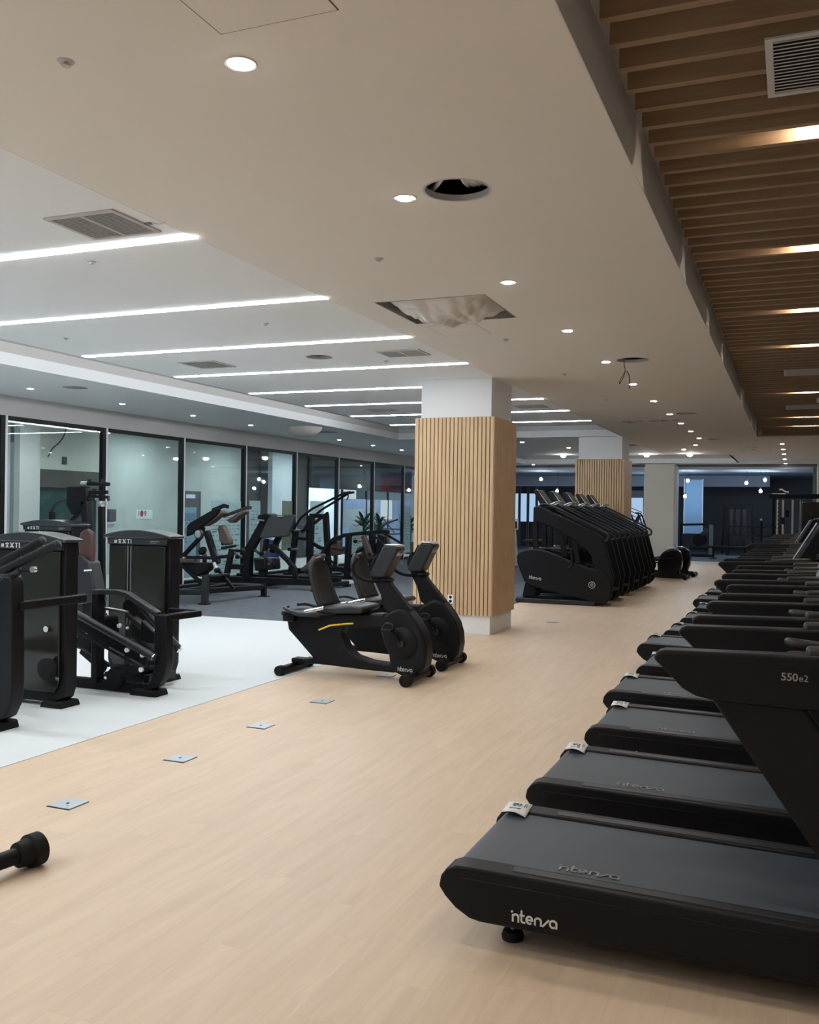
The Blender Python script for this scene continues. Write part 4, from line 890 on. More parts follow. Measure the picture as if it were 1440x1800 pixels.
# A: squat machine with brown shoulder and back pads
t = thing('squat_machine', 'black plate-loaded squat machine with brown shoulder pads and back pad', 'weight machine', (-9.2, 13.6, 0))
g = lambda x, z, y=13.05: (x+9.2, y-13.6, z)
MB().rbar([g(-10.0, .16, 12.98), g(-8.92, .20, 12.98)], .09, .09).build('base_rail', 'dgrey', t, bevel=.01)
MB().rbar([g(-10.1, .16, 14.6), g(-8.76, .16, 14.6)], .09, .09).build('base_rail', 'black', t, bevel=.01)
MB().rbar([g(-8.90, .22, 12.98), g(-8.78, .17, 14.65)], .09, .09, up=(0, 0, 1)).build('front_cross_rail', 'black', t, bevel=.01)
MB().rbar([g(-10.0, .16, 12.98), g(-10.0, .16, 14.6)], .09, .09, up=(0, 0, 1)).build('rear_cross_rail', 'black', t, bevel=.01)
MB().rbar([g(-9.55, .16, 12.98), g(-9.55, .16, 14.6)], .09, .09, up=(0, 0, 1)).build('middle_cross_rail', 'black', t, bevel=.01)
MB().prism([(.28, .48), (.37, .48), (.36, .01), (.26, .01)], -.66, -.56).build('front_leg', 'dgrey', t, bevel=.01)
for x, y in ((-8.89, 12.98), (-8.77, 14.65), (-10.0, 12.98), (-10.0, 14.6)): MB().box(g(x, .010, y), (.17, .13, .016)).build('foot_plate', 'black', t, bevel=.004)
for x, y in ((-8.77, 14.65), (-10.0, 12.98), (-10.0, 14.6)): MB().rbar([g(x, .01, y), g(x, .18, y)], .08, .08).build('short_leg', 'black', t)
MB().prism([(-.03, 1.28), (.04, 1.34), (.48, 1.56), (.55, 1.60), (.60, 1.55), (.50, 1.44), (.30, 1.30), (.12, 1.16), (-.04, 1.10)], -.66, -.58).build('shoulder_yoke', 'black', t, bevel=.02)
MB().prism([(.18, 1.34), (.56, 1.55), (.62, 1.50), (.40, 1.34), (.26, 1.27)], -.60, -.42).build('shoulder_pad', 'brown', t, bevel=.025, seg=3)
MB().prism([(.56, 1.38), (.90, 1.56), (.93, 1.52), (.66, 1.33)], -.42, -.24).build('shoulder_pad', 'brown', t, bevel=.025, seg=3)
MB().rbar([g(-8.70, 1.44, 13.2), g(-8.28, 1.60, 13.3), g(-8.22, 1.59, 13.3)], .05, .035).build('hand_bar', 'dgrey', t, bevel=.008)
MB().rbar([g(-8.80, 1.54), g(-8.58, 1.62), g(-8.50, 1.60)], .06, .05).build('hand_bar', 'black', t, bevel=.008)
vs = [(-8.73, 1.29), (-8.62, 1.31), (-8.56, 1.22), (-8.46, 1.05), (-8.47, .98), (-8.62, .97), (-8.70, 1.05)]
MB().prism([(x+9.2, z) for x, z in vs], -.52, -.42).build('back_pad', 'brown', t, bevel=.035, seg=3)
MB().rbar([g(-8.72, 1.26, 13.2), g(-8.64, .98, 13.2)], .14, .05).build('pad_board', 'black', t, bevel=.01)
MB().rbar([g(-9.36, .78), g(-9.02, 1.10), g(-8.98, 1.26)], .06, .07).build('long_lever', 'black', t, bevel=.008)
MB().rbar([g(-8.91, 1.20), g(-8.70, .66)], .09, .10).build('carriage_beam', 'black', t, bevel=.01)
MB().rbar([g(-8.82, .98), g(-8.66, .70)], .06, .06).build('carriage_guide', 'dgrey', t, bevel=.01)
wheel_(t, g(-9.01, 1.15, 12.98), .085, .03, 'pivot_disc', 'dgreym'); MB().lathe([(.055, 0), (.06, -.01), (.045, -.014), (0, -.014)], g(-9.00, 1.15, 12.94), ax='y').build('disc_cover', 'silver', t)
MB().cyl(g(-9.20, 1.28), g(-8.96, 1.27), .018, 12).build('lock_handle', 'black', t)
MB().rbar([g(-9.30, .76), g(-8.75, .76), g(-8.50, .80), g(-8.36, .86)], .05, .06).build('cross_arm', 'black', t, bevel=.008)
MB().rbar([g(-8.60, .87, 13.3), g(-8.40, .88, 13.3)], .05, .05).build('rack_hook', 'black', t); MB().ell(g(-8.38, .87, 13.3), (.05, .05, .06)).build('hook_knob', 'black', t)
sleeve(t, g(-8.72, .68, 13.0), g(-8.64, .57, 12.96), .032); sleeve(t, g(-9.16, .76, 13.4), g(-9.16, .86, 13.3), .05)
MB().cyl(g(-9.45, .69), g(-9.12, .70), .045, 16).build('foam_roller', 'brown', t)
MB().prism([(-.20, .66), (.36, .68), (.30, .55), (.12, .44), (-.12, .50)], -.55, -.35).build('weight_carriage', 'black', t, bevel=.03)
for a, b in ((g(-9.40, .64), g(-8.98, .32)), (g(-8.92, .56, 13.4), g(-8.66, .22, 13.5)), (g(-9.15, .60, 13.4), g(-9.10, .16, 13.4)), (g(-9.60, .2, 14.0), g(-9.25, .70, 13.5))): MB().rbar([a, b], .055, .06).build('frame_strut', 'black', t, bevel=.008)
MB().prism([(.20, .475), (.46, .49), (.46, .46), (.20, .445)], -.60, -.10).build('foot_platform', 'dgreym', t, bevel=.004)
# B: leg press
t = thing('leg_press', 'black plate-loaded leg press with a large tilted grey foot plate', 'weight machine', (-9.7, 16.4, 0))
g = lambda x, z, y=16.2: (x+9.7, y-16.4, z)
MB().rbar([g(-10.95, .14), g(-8.35, .16)], .12, .12).build('base_beam', 'black', t, bevel=.01)
MB().rbar([g(-10.95, .14, 17.2), g(-8.5, .14, 17.2)], .10, .10).build('base_beam', 'black', t, bevel=.01)
for x in (-10.9, -9.6, -8.45): MB().rbar([g(x, .08, 16.0), g(x, .08, 17.4)], .10, .08, up=(0, 0, 1)).build('base_cross', 'black', t, bevel=.01)
for x in (-10.9, -8.45):
    for y in (16.02, 17.38): MB().b2(g(x, 0)[0]-.07, g(x, 0)[0]+.07, y-16.4-.06, y-16.4+.06, .002, .05).build('foot', 'rubber', t)
MB().rbar([g(-10.58, .18), g(-10.45, .75)], .10, .10).build('rear_post', 'black', t, bevel=.01)
MB().rbar([g(-10.70, .76), g(-10.36, .82)], .05, .05).build('post_handle', 'black', t, bevel=.006)
MB().rbar([g(-10.46, .40), g(-10.0, .40)], .10, .12).build('low_beam', 'black', t, bevel=.01)
MB().cyl(g(-10.78, .23, 16.1), g(-10.5, .25, 16.1), .025, 12).build('plate_peg', 'black', t)
MB().rbar([g(-10.08, .14), g(-10.06, .72), g(-9.66, 1.36)], .17, .15).build('sled_tower', 'black', t, bevel=.02)
MB().rbar([g(-9.70, .70, 16.5), g(-9.38, 1.36, 16.5)], .10, .12).build('sled_rail', 'black', t, bevel=.015)
MB().prism([(-.16, 1.38), (-.14, 1.45), (.04, 1.48), (.22, 1.42), (.30, 1.36), (.14, 1.28), (-.06, 1.26)], -.25, .15).build('sled_head', 'black', t, bevel=.03)
MB().cyl(g(-9.86, 1.36, 16.1), g(-9.66, 1.34, 16.1), .014, 10).build('sled_pin', 'silver', t)
p0, p1, p2, p3 = (-9.68, 1.00), (-9.10, 1.04), (-8.98, 1.47), (-9.45, 1.45)
vs = [g(*p0, 15.95), g(*p1, 16.05), g(-8.96, 1.44, 16.05), g(*p2, 16.10), g(*p3, 16.10), g(-9.53, 1.41, 16.05)]
o = MB().add(vs+[(x+.03, y+.05, z) for x, y, z in vs], [tuple(range(6)), tuple(range(11, 5, -1))]+[(i, (i+1) % 6, 6+(i+1) % 6, 6+i) for i in range(6)]).build('foot_plate', 'dgreym', t, bevel=.02, seg=3)
MB().rbar([g(-9.32, 1.425, 16.03), g(-9.18, 1.435, 16.03)], .02, .02).build('plate_slot', 'silver', t)
MB().rbar([g(-9.64, .98), g(-9.70, .70)], .08, .08).build('plate_support', 'black', t, bevel=.01)
MB().rbar([g(-9.62, .84), g(-9.50, .84), g(-9.18, .58), g(-9.02, .42), g(-8.98, .2)], .09, .09).build('seat_frame_tube', 'black', t, bevel=.012)
MB().rbar([g(-9.98, .78), g(-9.52, .52)], .045, .045).build('guide_rod', 'dgreym', t)
MB().ell(g(-9.48, .47), (.05, .05, .06)).build('rod_end', 'black', t)
MB().cyl(g(-9.90, .47), g(-9.58, .48), .022, 12).build('lower_rod', 'silver', t); wheel_(t, g(-9.72, .33), .09, .05, 'pulley')
MB().prism([(-.20, .60), (.08, .58), (.10, .36), (-.16, .34)], -.3, .3).build('sled_weight_box', 'black', t, bevel=.03)
sleeve(t, g(-9.62, .72, 16.1), g(-9.55, .70, 15.85)); sleeve(t, g(-10.1, .62, 16.0), g(-10.1, .62, 15.85))
MB().prism([(.92, .52), (1.10, .72), (1.16, .68), (1.02, .42), (.80, .34), (.76, .40)], -.15, .25).build('seat_pad', 'brown', t, bevel=.03)
# C: lever pull-down with long arms
t = thing('lever_pulldown', 'black lever pulldown machine with two long raised arms behind the bikes', 'weight machine', (-10.45, 20.0, 0))
g = lambda x, z, y=18.8: (x+9.9, y-18.9, z)
for dy, off in ((0, 0), (.55, .0)):
    MB().rbar([g(-10.56, 1.02, 18.7+dy), g(-10.32, 1.36, 18.7+dy), g(-10.02, 1.58, 18.7+dy), g(-9.26, 1.97, 18.9+dy*.4), g(-9.12, 1.99, 18.95+dy*.3)], .05, .055).build('long_arm', 'black', t, bevel=.01)
MB().rbar([g(-10.62, .03), g(-10.50, 1.05)], .12, .12).build('rear_post', 'black', t, bevel=.01)
MB().rbar([g(-10.12, .03), g(-10.08, 1.42)], .13, .12).build('middle_post', 'black', t, bevel=.01)
MB().rbar([g(-9.60, .03), g(-9.70, 1.43)], .13, .12).build('front_post', 'black', t, bevel=.01)
MB().rbar([g(-10.14, 1.42), g(-9.62, 1.41)], .10, .06).build('top_link', 'black', t, bevel=.01)
MB().rbar([g(-10.35, 1.02), g(-9.98, 1.26), g(-9.64, 1.50)], .06, .07).build('counter_lever', 'black', t, bevel=.01)
MB().rbar([g(-10.54, .88), g(-10.22, .86)], .07, .08).build('rear_link', 'black', t, bevel=.01)
MB().rbar([g(-10.04, .76), g(-9.84, .66), g(-9.62, .64)], .08, .09).build('seat_beam', 'black', t, bevel=.01)
for x in (-10.62, -9.6): MB().b2(g(x, 0)[0]-.08, g(x, 0)[0]+.08, -.35, .45, .002, .06).build('base_foot', 'black', t, bevel=.01)
MB().rbar([g(-10.62, .10, 18.9), g(-9.6, .10, 18.9)], .10, .08).build('base_beam', 'black', t, bevel=.01)
for x, z in ((-10.4, .62), (-10.34, 1.06)): sleeve(t, g(x, z, 18.7), g(x-.05, z, 18.4))
MB().tube([g(-9.20, 1.98), g(-9.12, 1.90), g(-9.16, 1.80)], .016, 10).build('end_handle', 'black', t)
MB().rbar([g(-9.55, .62), g(-9.30, .66)], .30, .07).build('seat_pad', 'brown', t, bevel=.02)
# D: chest press with brown pads
t = thing('incline_press', 'black plate-loaded incline press with curved arms and brown back pads', 'weight machine', (-9.0, 19.3, 0))
g = lambda x, z, y=19.2: (x+9.0, y-19.3, z)
MB().rbar([g(-10.20, .40), g(-9.95, .55), g(-9.78, .80), g(-9.62, .92), g(-9.50, .86)], .12, .11).build('front_leg_casting', 'black', t, bevel=.03)
MB().rbar([g(-9.66, .90), g(-9.40, 1.00), g(-8.90, 1.06), g(-8.40, 1.10), g(-8.30, 1.09)], .08, .07).build('curved_press_arm', 'black', t, bevel=.02)
MB().rbar([g(-8.42, 1.08, 19.1), g(-7.94, .84, 19.1)], .05, .05).build('handle_arm', 'black', t, bevel=.01)
MB().rbar([g(-8.60, 1.06, 18.9), g(-8.22, .80, 18.8)], .04, .04).build('handle_arm', 'black', t, bevel=.01)
MB().rbar([g(-9.86, .52), g(-9.52, .20), g(-9.15, .02)], .04, .05).build('diagonal_strut', 'black', t, bevel=.008)
MB().rbar([g(-9.30, 1.02), g(-9.33, .04)], .12, .12).build('middle_post', 'black', t, bevel=.01)
MB().rbar([g(-8.72, 1.05), g(-8.70, .04)], .13, .12).build('rear_post', 'black', t, bevel=.01)
MB().prism([(.10, 1.00), (.20, 1.03), (.34, .76), (.42, .50), (.30, .47), (.22, .60)], -.35, -.25).build('back_pad', 'brown', t, bevel=.03, seg=3)
MB().prism([(.58, .98), (.66, .98), (.76, .72), (.68, .70)], -.1, .0).build('back_pad', 'brown', t, bevel=.02, seg=3)
MB().prism([(.42, 1.04), (.62, .98), (.66, .62), (.50, .44), (.36, .60)], -.16, .14).build('lever_housing', 'black', t, bevel=.03)
MB().cyl(g(-9.72, .72), g(-9.42, .68), .06, 16).build('foam_roller', 'red', t)
MB().rbar([g(-9.26, .50), g(-8.92, .72)], .06, .07).build('seat_strut', 'black', t, bevel=.01)
MB().rbar([g(-9.9, .22), g(-8.5, .22)], .10, .08).build('low_beam', 'black', t, bevel=.01)
MB().b2(-1.0, .7, -.08, .08, .003, .07).build('base_beam', 'black', t, bevel=.01)
MB().b2(-.1, .3, -.15, .15, .42, .50).build('seat_cushion', 'red', t, bevel=.03)
for x, z in ((-9.45, .85), (-8.95, .88)): sleeve(t, g(x, z, 19.1), g(x, z, 18.8))
sleeve(t, g(-8.6, .60, 19.0), g(-8.6, .60, 18.8))
wheel_(t, g(-8.98, .60, 19.25), .16, .03, 'weight_plate', 'dgreym')
t = thing('cable_coil', 'loose pale coil of cable lying on the carpet by the machines', 'cable', (-8.85, 18.2, .002))
for k in range(1): MB().tube([(.22*cos(a*.9)*(1+.2*sin(a*2.3)), .20*sin(a*.9)*(1+.15*cos(a*3.1)), .012+.012*(a % 3)) for a in range(22)], .011, 6).build('coil', 'tealw', t)

# ------------------------------------------------------------ corridor beyond the glass wall
XW = -14.6
def cwall(y0, y1, z0, z1, m, label, x=XW): struct('wall_left', MB().b2(x-.15, x, y0, y1, z0, z1), m, label)
cwall(-4.5, 14.5, 0, 3.3, 'tealw', 'pale greenish corridor wall at the far left')
cwall(14.5, 15.05, 0, 3.3, 'wallgrey', 'grey pier in the corridor behind the first pane', x=XW+.25)
cwall(15.05, 17.15, 2.34, 3.3, 'conc', 'raw concrete upper wall in the corridor')
cwall(15.05, 17.15, 1.96, 2.34, 'concd', 'dark plaster band on the corridor wall')
cwall(15.05, 17.15, 0, 1.96, 'teal', 'dark teal lower part of the corridor wall', x=XW-.1)
cwall(17.15, 20.2, 0, 3.3, 'tealw', 'pale teal plaster wall in the corridor', x=XW+.02)
cwall(20.2, 21.1, 2.0, 3.3, 'tealw', 'wall over the corridor door')
cwall(21.1, 23.2, 0, 3.3, 'tealw', 'pale plaster wall right of the corridor door')
cwall(23.2, 24.62, 0, 3.3, 'darkwall', 'dark recessed wall in the corridor', x=XW-.3)
cwall(24.62, 26.15, 0, 3.3, 'poster', 'bluish white unfinished partition in the corridor', x=XW+.1)
cwall(26.15, 27.3, 0, 3.3, 'darkwall', 'dark brown pier beside the shop', x=XW-.1)
cwall(27.3, 36, 2.27, 3.3, 'darkwall', 'dark wall band above the shop windows', x=XW)
cwall(27.3, 37, 0, 3.3, 'wallgrey', 'rear wall inside the lit shop', x=XW-3.0)
struct('wall_left', MB().b2(-17.8, -14.7, 27.15, 27.3, 0, 3.3), 'wallgrey', 'side wall inside the lit shop')
struct('ceiling', MB().b2(-20, -11.66, -4.5, 60, 3.3, 3.4), 'wallgrey', 'corridor ceiling beyond the glass wall')
struct('wall_far', MB().b2(-20, -12.2, 40, 40.1, 0, 3.3), 'tealw', 'far end wall of the corridor')
struct('door_1', MB().b2(XW-.06, XW-.01, 20.2, 21.1, 0, 2.0), 'door', 'grey steel door at the end of the corridor wall')
for i, (x, y, l) in enumerate([(-13.2, 2, 'behind the camera'), (-13.2, 8, 'left of the first pane'), (-13.0, 14.2, 'behind the second pane'), (-13.4, 18.2, 'above the teal plaster wall'), (-13.2, 22.0, 'near the steel door'), (-13.2, 25.4, 'before the lit shop'), (-13.2, 31.5, 'at the shop windows')]):
    t = thing('corridor_panel_light', 'flat white ceiling panel light in the corridor, ' + l, 'ceiling light', (x, y, 3.3), group='panel lights of the corridor')
    MB().b2(-.31, .31, -.62, .62, -.02, -.001).build('housing', 'paper', t); MB().b2(-.29, .29, -.60, .60, -.026, -.0201).build('diffuser', 'corr', t)
for (y, l) in ((29.0, 'left'), (31.5, 'middle'), (34, 'right')):
    t = thing('shop_ceiling_light', 'bluish white panel light inside the shop, %s one' % l, 'ceiling light', (-16.2, y, 3.3), group='panel lights inside the shop')
    MB().b2(-.6, .6, -.6, .6, -.03, -.001).build('housing', 'paper', t); MB().b2(-.55, .55, -.55, .55, -.036, -.0301).build('diffuser', 'shopl', t)
# fittings on the corridor wall
t = thing('notice_board_sign', 'small white sign with 109 in red and black on the teal wall', 'sign', (XW+.02, 18.72, 1.38))
MB().b2(0.001, .012, -.32, .30, -.10, .12).build('sign_board', 'poster', t)
text('I', .17, 'inkd', t, Vector((.0135, -.22, -.03)), FACEX, 'figure', .001, bold=.004); text('0', .17, 'redink', t, Vector((.0135, -.11, -.03)), FACEX, 'figure', .001, bold=.02); text('9', .17, 'redink', t, Vector((.0135, .02, -.03)), FACEX, 'figure', .001, bold=.004)
t = thing('fire_alarm_box', 'dark wall box on the teal corridor wall left of the 109 sign', 'wall box', (XW+.02, 17.5, 1.38)); MB().b2(.001, .07, -.12, .12, -.15, .13).build('casing', 'door', t, bevel=.008); MB().b2(.0, .05, -.13, .13, -.20, -.17).build('shelf', 'paper', t)
t = thing('wall_socket_box', 'small black junction box on the concrete wall', 'wall box', (XW, 16.0, 2.55)); MB().b2(.001, .04, -.06, .06, -.08, .08).build('casing', 'inkd', t, bevel=.005)
t = thing('loose_cable', 'black cable hanging in a curve on the concrete wall', 'cable', (XW+.05, 15.9, 2.9)); MB().tube([(0, .1, .38), (0, .05, .2), (0, -.1, .02), (0, -.3, -.12), (0, -.42, -.3)], .014, 6).build('cable', 'inkd', t)
t = thing('door_sign', 'small lit sign above the steel door', 'sign', (XW, 20.62, 1.86)); MB().b2(.0, .03, -.18, .18, -.05, .05).build('sign_face', 'exit', t)
t = thing('wall_notice', 'blue and white notice fixed to the dark teal corridor wall', 'notice', (XW-.1, 16.6, 1.62)); MB().b2(.001, .01, -.13, .13, -.20, .14).build('sheet', 'exit2', t)
t = thing('glass_door_panel', 'tall glass door leaf with a light edge before the teal wall', 'door', (XW+.25, 17.0, 0)); MB().b2(-.01, .02, -.03, .03, 0, 2.2).build('edge_profile', 'silver', t)
for z in (1.05, 1.11): MB().cyl((.02, -.10, z), (.08, -.10, z), .012).build('handle_stud', 'silver', t)
# shop window contents
t = thing('shop_window_display', 'lit shop window with large blue and white graphics', 'shop window', (XW, 31.6, 0))
MB().b2(-.04, -.01, -2.0, 4.3, .25, 1.95).build('printed_film', 'filmb', t)
for (y0, y1, z0, z1, m) in ((-1.9, -.9, 1.95, 2.85, 'litw'), (-1.95, -.2, .95, 1.6, 'poster'), (.1, .95, .3, 1.9, 'poster'), (1.3, 2.4, 1.2, 1.95, 'litw')):
    MB().b2(-.008, -.002, y0, y1, z0, z1).build('poster_sheet', m, t)
for k in range(10): MB().strokes([[(random.uniform(-1.9, 3.5), random.uniform(.4, 1.0)), (random.uniform(-1.9, 3.5), random.uniform(.4, 1.4))]], .05, (-.001, 0, 0), (0, 1, 0), (0, 0, 1)).build('graphic_stroke', 'navy' if k % 2 else 'door', t, smooth=0)
MB().b2(-.06, .0, -4.3, 4.3, -.0, .2).build('plinth', 'darkwall', t)
for y in (-2.0, .0, 2.0): MB().b2(-.05, -.0, y-.04, y+.04, .0, 2.26).build('window_post', 'black', t)
t = thing('shop_cabinet', 'cream panelled cabinet inside the lit shop', 'cabinet', (-16.2, 28.6, 0)); MB().b2(-.3, .3, -.7, .7, .0, 2.2).build('body', 'concrete_white', t)
for y in (-.35, .35): MB().b2(.302, .32, y-.28, y+.28, .2, 2.0).build('door', 'concrete_white', t, bevel=.01)
# red lettering over the shop, seen from behind
t = thing('red_shop_lettering', 'row of large red Korean letters over the shop, seen mirrored', 'sign', (XW+.001, 34.0, 2.52))
def glyph(L, y): MB().strokes(L, .10, (.0, y, 0), (0, .52, 0), (0, 0, .60), .012).build('red_letter', 'redink', t, smooth=0)
glyph([[(.0, -.4), (.0, .5)], [(.25, -.35), (.65, -.35), (.65, .05), (.25, .05), (.25, -.35)], [(.25, .2), (.65, .2), (.65, .5), (.25, .5), (.25, .2)]], -1.1)
glyph([[(0, -.4), (0, .5)], [(.2, -.3), (.2, .4)], [(.4, .45), (.55, 0), (.75, -.4)], [(.55, 0), (.35, -.4)]], -.55)
for k in range(2): glyph([[(0, .5), (.7, .5)], [(.05, .3), (.65, .3)], [(0, .1), (.7, .1)], [(.1, -.12), (.6, -.12), (.6, -.4), (.1, -.4), (.1, -.12)]], 0+k*.5)
glyph([[(.1, .4), (.6, .4), (.6, .1), (.1, .1), (.1, .4)], [(0, -.1), (.7, -.1)], [(.35, -.1), (.35, -.4)]], 1.0)
glyph([[(0, .5), (.35, .1), (.0, -.4)], [(.5, .5), (.5, -.4)], [(.7, .5), (.7, -.4)]], 1.55)
# papers taped on the outside of the glass, printed side away
for i, (y0, y1, z0, z1, m, l) in enumerate([(16.08, 16.64, .12, 1.58, 'posterc', 'bluish paper poster on the glass just right of the near weight tower'), (17.15, 18.36, .10, 1.73, 'posterw', 'wide pale poster on the glass behind the squat machine'), (18.72, 19.20, .10, 1.75, 'posterw', 'narrow pale poster with printed lines left of the leg press'), (20.22, 20.78, .55, 1.77, 'posterg', 'olive grey notice on the glass beside the dark mullion'), (21.66, 22.45, .10, 1.79, 'posterw', 'pale poster on the glass behind the lever pulldown'), (19.35, 20.10, .35, .82, 'posterb', 'dark blue leaflet with yellow writing low on the glass'), (24.0, 24.9, .1, 1.1, 'posterw', 'pale printed sheet low on the glass behind the incline press'), (27.95, 28.6, .2, 1.7, 'posterw', 'grey printed sheet on the last visible pane')]):
    t = thing('window_poster', l, 'poster', (-11.622, (y0+y1)/2, (z0+z1)/2), group='paper posters on the glass wall'); w, h = (y1-y0)/2, (z1-z0)/2
    MB().b2(-.004, -.001, -w, w, -h, h).build('sheet', m, t, smooth=0)
    if m != 'posterb':
        b = MB(); z = h-.25 if i else h-.55
        while z > -h+.1:
            u = -w+.08
            while u < w-.12:
                L = random.uniform(.04, .22); b.b2(.0, .001, u, min(u+L, w-.06), z, z+random.choice((.012, .018, .03))); u += L+random.uniform(.02, .10)
            z -= random.choice((.06, .08, .12))
        b.build('printed_lines', 'inkt', t, smooth=0)
    else: text('90n', .24, 'yellow', t, Vector((.0015, 0, -.05)), FACEX, 'lettering', .0005)
    if i == 0:
        MB().b2(-.0005, .0, -w+.03, w-.03, h-.55, h-.12).build('blue_field', 'bluef', t, smooth=0); text('AGE', .20, 'paper', t, Vector((.0012, .0, h-.42)), FACEX, 'lettering', .0005, mirror=True)
# palms in pots
for (x, y, l) in ((-13.0, 27.9, 'leafy palm in a pot behind the glass, right of the shop posters'), (-13.2, 29.6, 'second leafy palm behind the glass near the column edge'), (-12.8, 31.5, 'third palm behind the glass, mostly hidden by the near column')):
    t = thing('potted_palm', l, 'plant', (x, y, 0)); MB().lathe([(.16, 0), (.22, .42), (.20, .42), (.18, .36), (0, .36)]).build('pot', 'darkwall', t)
    MB().tube([(0, 0, .3), (.02, 0, .8), (0, .03, 1.2)], .03, 8).build('stem', 'brown', t); b = MB()
    for k in range(26):
        a = k*2.4; e = random.uniform(.3, 1.15); L = random.uniform(.5, .8); z0 = .7+.5*(k/26)
        P = [Vector((cos(a)*L*s*cos(e*(1-.55*s)), sin(a)*L*s*cos(e*(1-.55*s)), z0+L*s*sin(e)-.25*L*s*s)) for s in (0, .25, .5, .75, 1)]; sd = Vector((-sin(a), cos(a), 0))
        for q in range(4):
            w0, w1 = (.012, .05, .06, .04, .004)[q], (.012, .05, .06, .04, .004)[q+1]
            b.add([P[q]-sd*w0, P[q]+sd*w0, P[q+1]+sd*w1, P[q+1]-sd*w1], [(0, 1, 2, 3)])
    b.build('fronds', 'leaf', t, smooth=180)

# ------------------------------------------------------------ unlit far room
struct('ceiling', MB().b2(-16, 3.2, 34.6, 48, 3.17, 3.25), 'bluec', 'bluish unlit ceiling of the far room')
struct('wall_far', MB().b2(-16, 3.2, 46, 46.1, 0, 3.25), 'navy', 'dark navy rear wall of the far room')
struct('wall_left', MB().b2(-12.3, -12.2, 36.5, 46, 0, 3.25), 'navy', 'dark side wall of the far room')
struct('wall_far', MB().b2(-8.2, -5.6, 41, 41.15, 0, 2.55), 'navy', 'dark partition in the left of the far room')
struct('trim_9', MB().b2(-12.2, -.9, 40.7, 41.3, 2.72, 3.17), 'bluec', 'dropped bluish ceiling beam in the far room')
struct('trim_10', MB().b2(.60, .70, 34.45, 34.55, 0, 3.2).b2(-7.2, -7.12, 34.45, 34.55, 0, 3.2), 'door', 'dark posts of the far glazing')
for i, (a, c) in enumerate(()): struct('window_%d' % (30+i), MB().b2(a, c, 34.49, 34.50, .02, 3.2), 'glass', 'far glass screen pane %d before the dark room' % (i+1))
for i, x in enumerate((-11.75, -11.35, -10.95, -10.55)):
    t = thing('lit_window_panel', 'narrow pale blue lit window seen just right of the near column, %s' % ORD[i], 'window', (x*1.0, 41.6, 1.75), group='lit windows of the far room')
    MB().b2(-.14, .14, -.01, .02, -.62, .65).build('pane', 'lit', t); MB().b2(-.18, -.14, -.03, .03, -1.744, .95).build('frame', 'door', t); MB().b2(.14, .18, -.03, .03, -1.744, .95).build('frame', 'door', t)
t = thing('wall_blind', 'pale blue lit blind panel with a bulb in front, right of the cream column', 'blind', (-3.62, 38.2, 1.87))
MB().b2(-.34, .34, -.01, .02, -1.05, 1.05).build('fabric', 'blindm', t); MB().b2(-.36, -.335, -.02, .03, -1.08, 1.08).build('edge_tube', 'paper', t); MB().b2(.335, .36, -.02, .03, -1.08, 1.08).build('edge_tube', 'paper', t)
for i, (x, y, z, l) in enumerate([(-3.62, 36.0, 2.81, 'bare hanging bulb high beside the blue blind'), (-3.80, 36.9, 2.25, 'bare hanging bulb in front of the blue blind'), (-1.58, 36.0, 2.73, 'bare bulb hanging in the middle of the dark room'), (-1.10, 36.0, 2.44, 'lowest and brightest bare bulb in the dark room'), (-.97, 36.6, 2.86, 'small bare bulb near the ceiling above the brightest one'), (-9.15, 36.0, 2.86, 'bare bulb left of the far column, upper one'), (-8.50, 36.0, 2.40, 'bare bulb left of the far column, lower one above the climbers'), (-5.3, 38.0, 2.6, 'bare bulb behind the cream column')]):
    t = thing('bare_bulb_pendant', l, 'pendant light', (x, y, 3.17), group='bare bulbs hanging in the far room'); d = z-3.17
    MB().ell((0, 0, d), (.052, .052, .06)).build('bulb', 'bulb', t); MB().cyl((0, 0, d+.07), (0, 0, d+.14), .03, 12).build('socket', 'inkd', t); MB().tube([(0, 0, d+.14), (.02, 0, d/2), (0, 0, 0)], .006, 6).build('cord', 'inkd', t)
t = thing('flat_bench', 'flat exercise bench lit from above in the dark room', 'bench', (-2.1, 34.9, 0)); MB().b2(-.68, .72, -.16, .16, .40, .48).build('pad', 'blackg', t, bevel=.02)
for x in (-.5, .55): 
    MB().b2(x-.04, x+.04, -.05, .05, .04, .42).build('leg', 'black', t); MB().b2(x-.12, x+.10, -.22, .22, .003, .045).build('foot_bar', 'dgreym', t)
t = thing('incline_bench', 'dark incline machine with a slanted beam right of the cream column', 'weight machine', (-3.35, 36.4, 0))
MB().rbar([(-.5, 0, .15), (.45, 0, 1.02)], .16, .12).build('slanted_beam', 'dgrey', t, bevel=.01); MB().rbar([(-.5, 0, 1.18), (.7, 0, 1.22)], .08, .08).build('top_beam', 'black', t); MB().b2(-.55, .6, -.3, .3, .01, .10).build('base', 'black', t)
MB().rbar([(.55, 0, .05), (.55, 0, 1.2)], .14, .14).build('post', 'navy', t); MB().rbar([(-.52, 0, .05), (-.52, 0, 1.2)], .1, .1).build('post', 'black', t)
for y in (-.35, .35): MB().lathe([(.02, -.03), (.22, -.03), (.22, .03), (.02, .03)], (.15, y, .62), 24, ax='y').build('weight_plate', 'rubber', t)
t = thing('dumbbell_rack', 'dark dumbbell rack low in the unlit room', 'rack', (-1.4, 38.5, 0))
for z in (.35, .75, 1.1): MB().b2(-1.0, 1.0, -.2, .2, z, z+.05).build('shelf', 'black', t)
for x in (-.95, .95): MB().b2(x-.05, x+.05, -.22, .22, 0, 1.2).build('side_frame', 'black', t)
t = thing('crossover_frame', 'tall dark machine frame in the middle of the unlit room', 'weight machine', (-2.05, 40.0, 0))
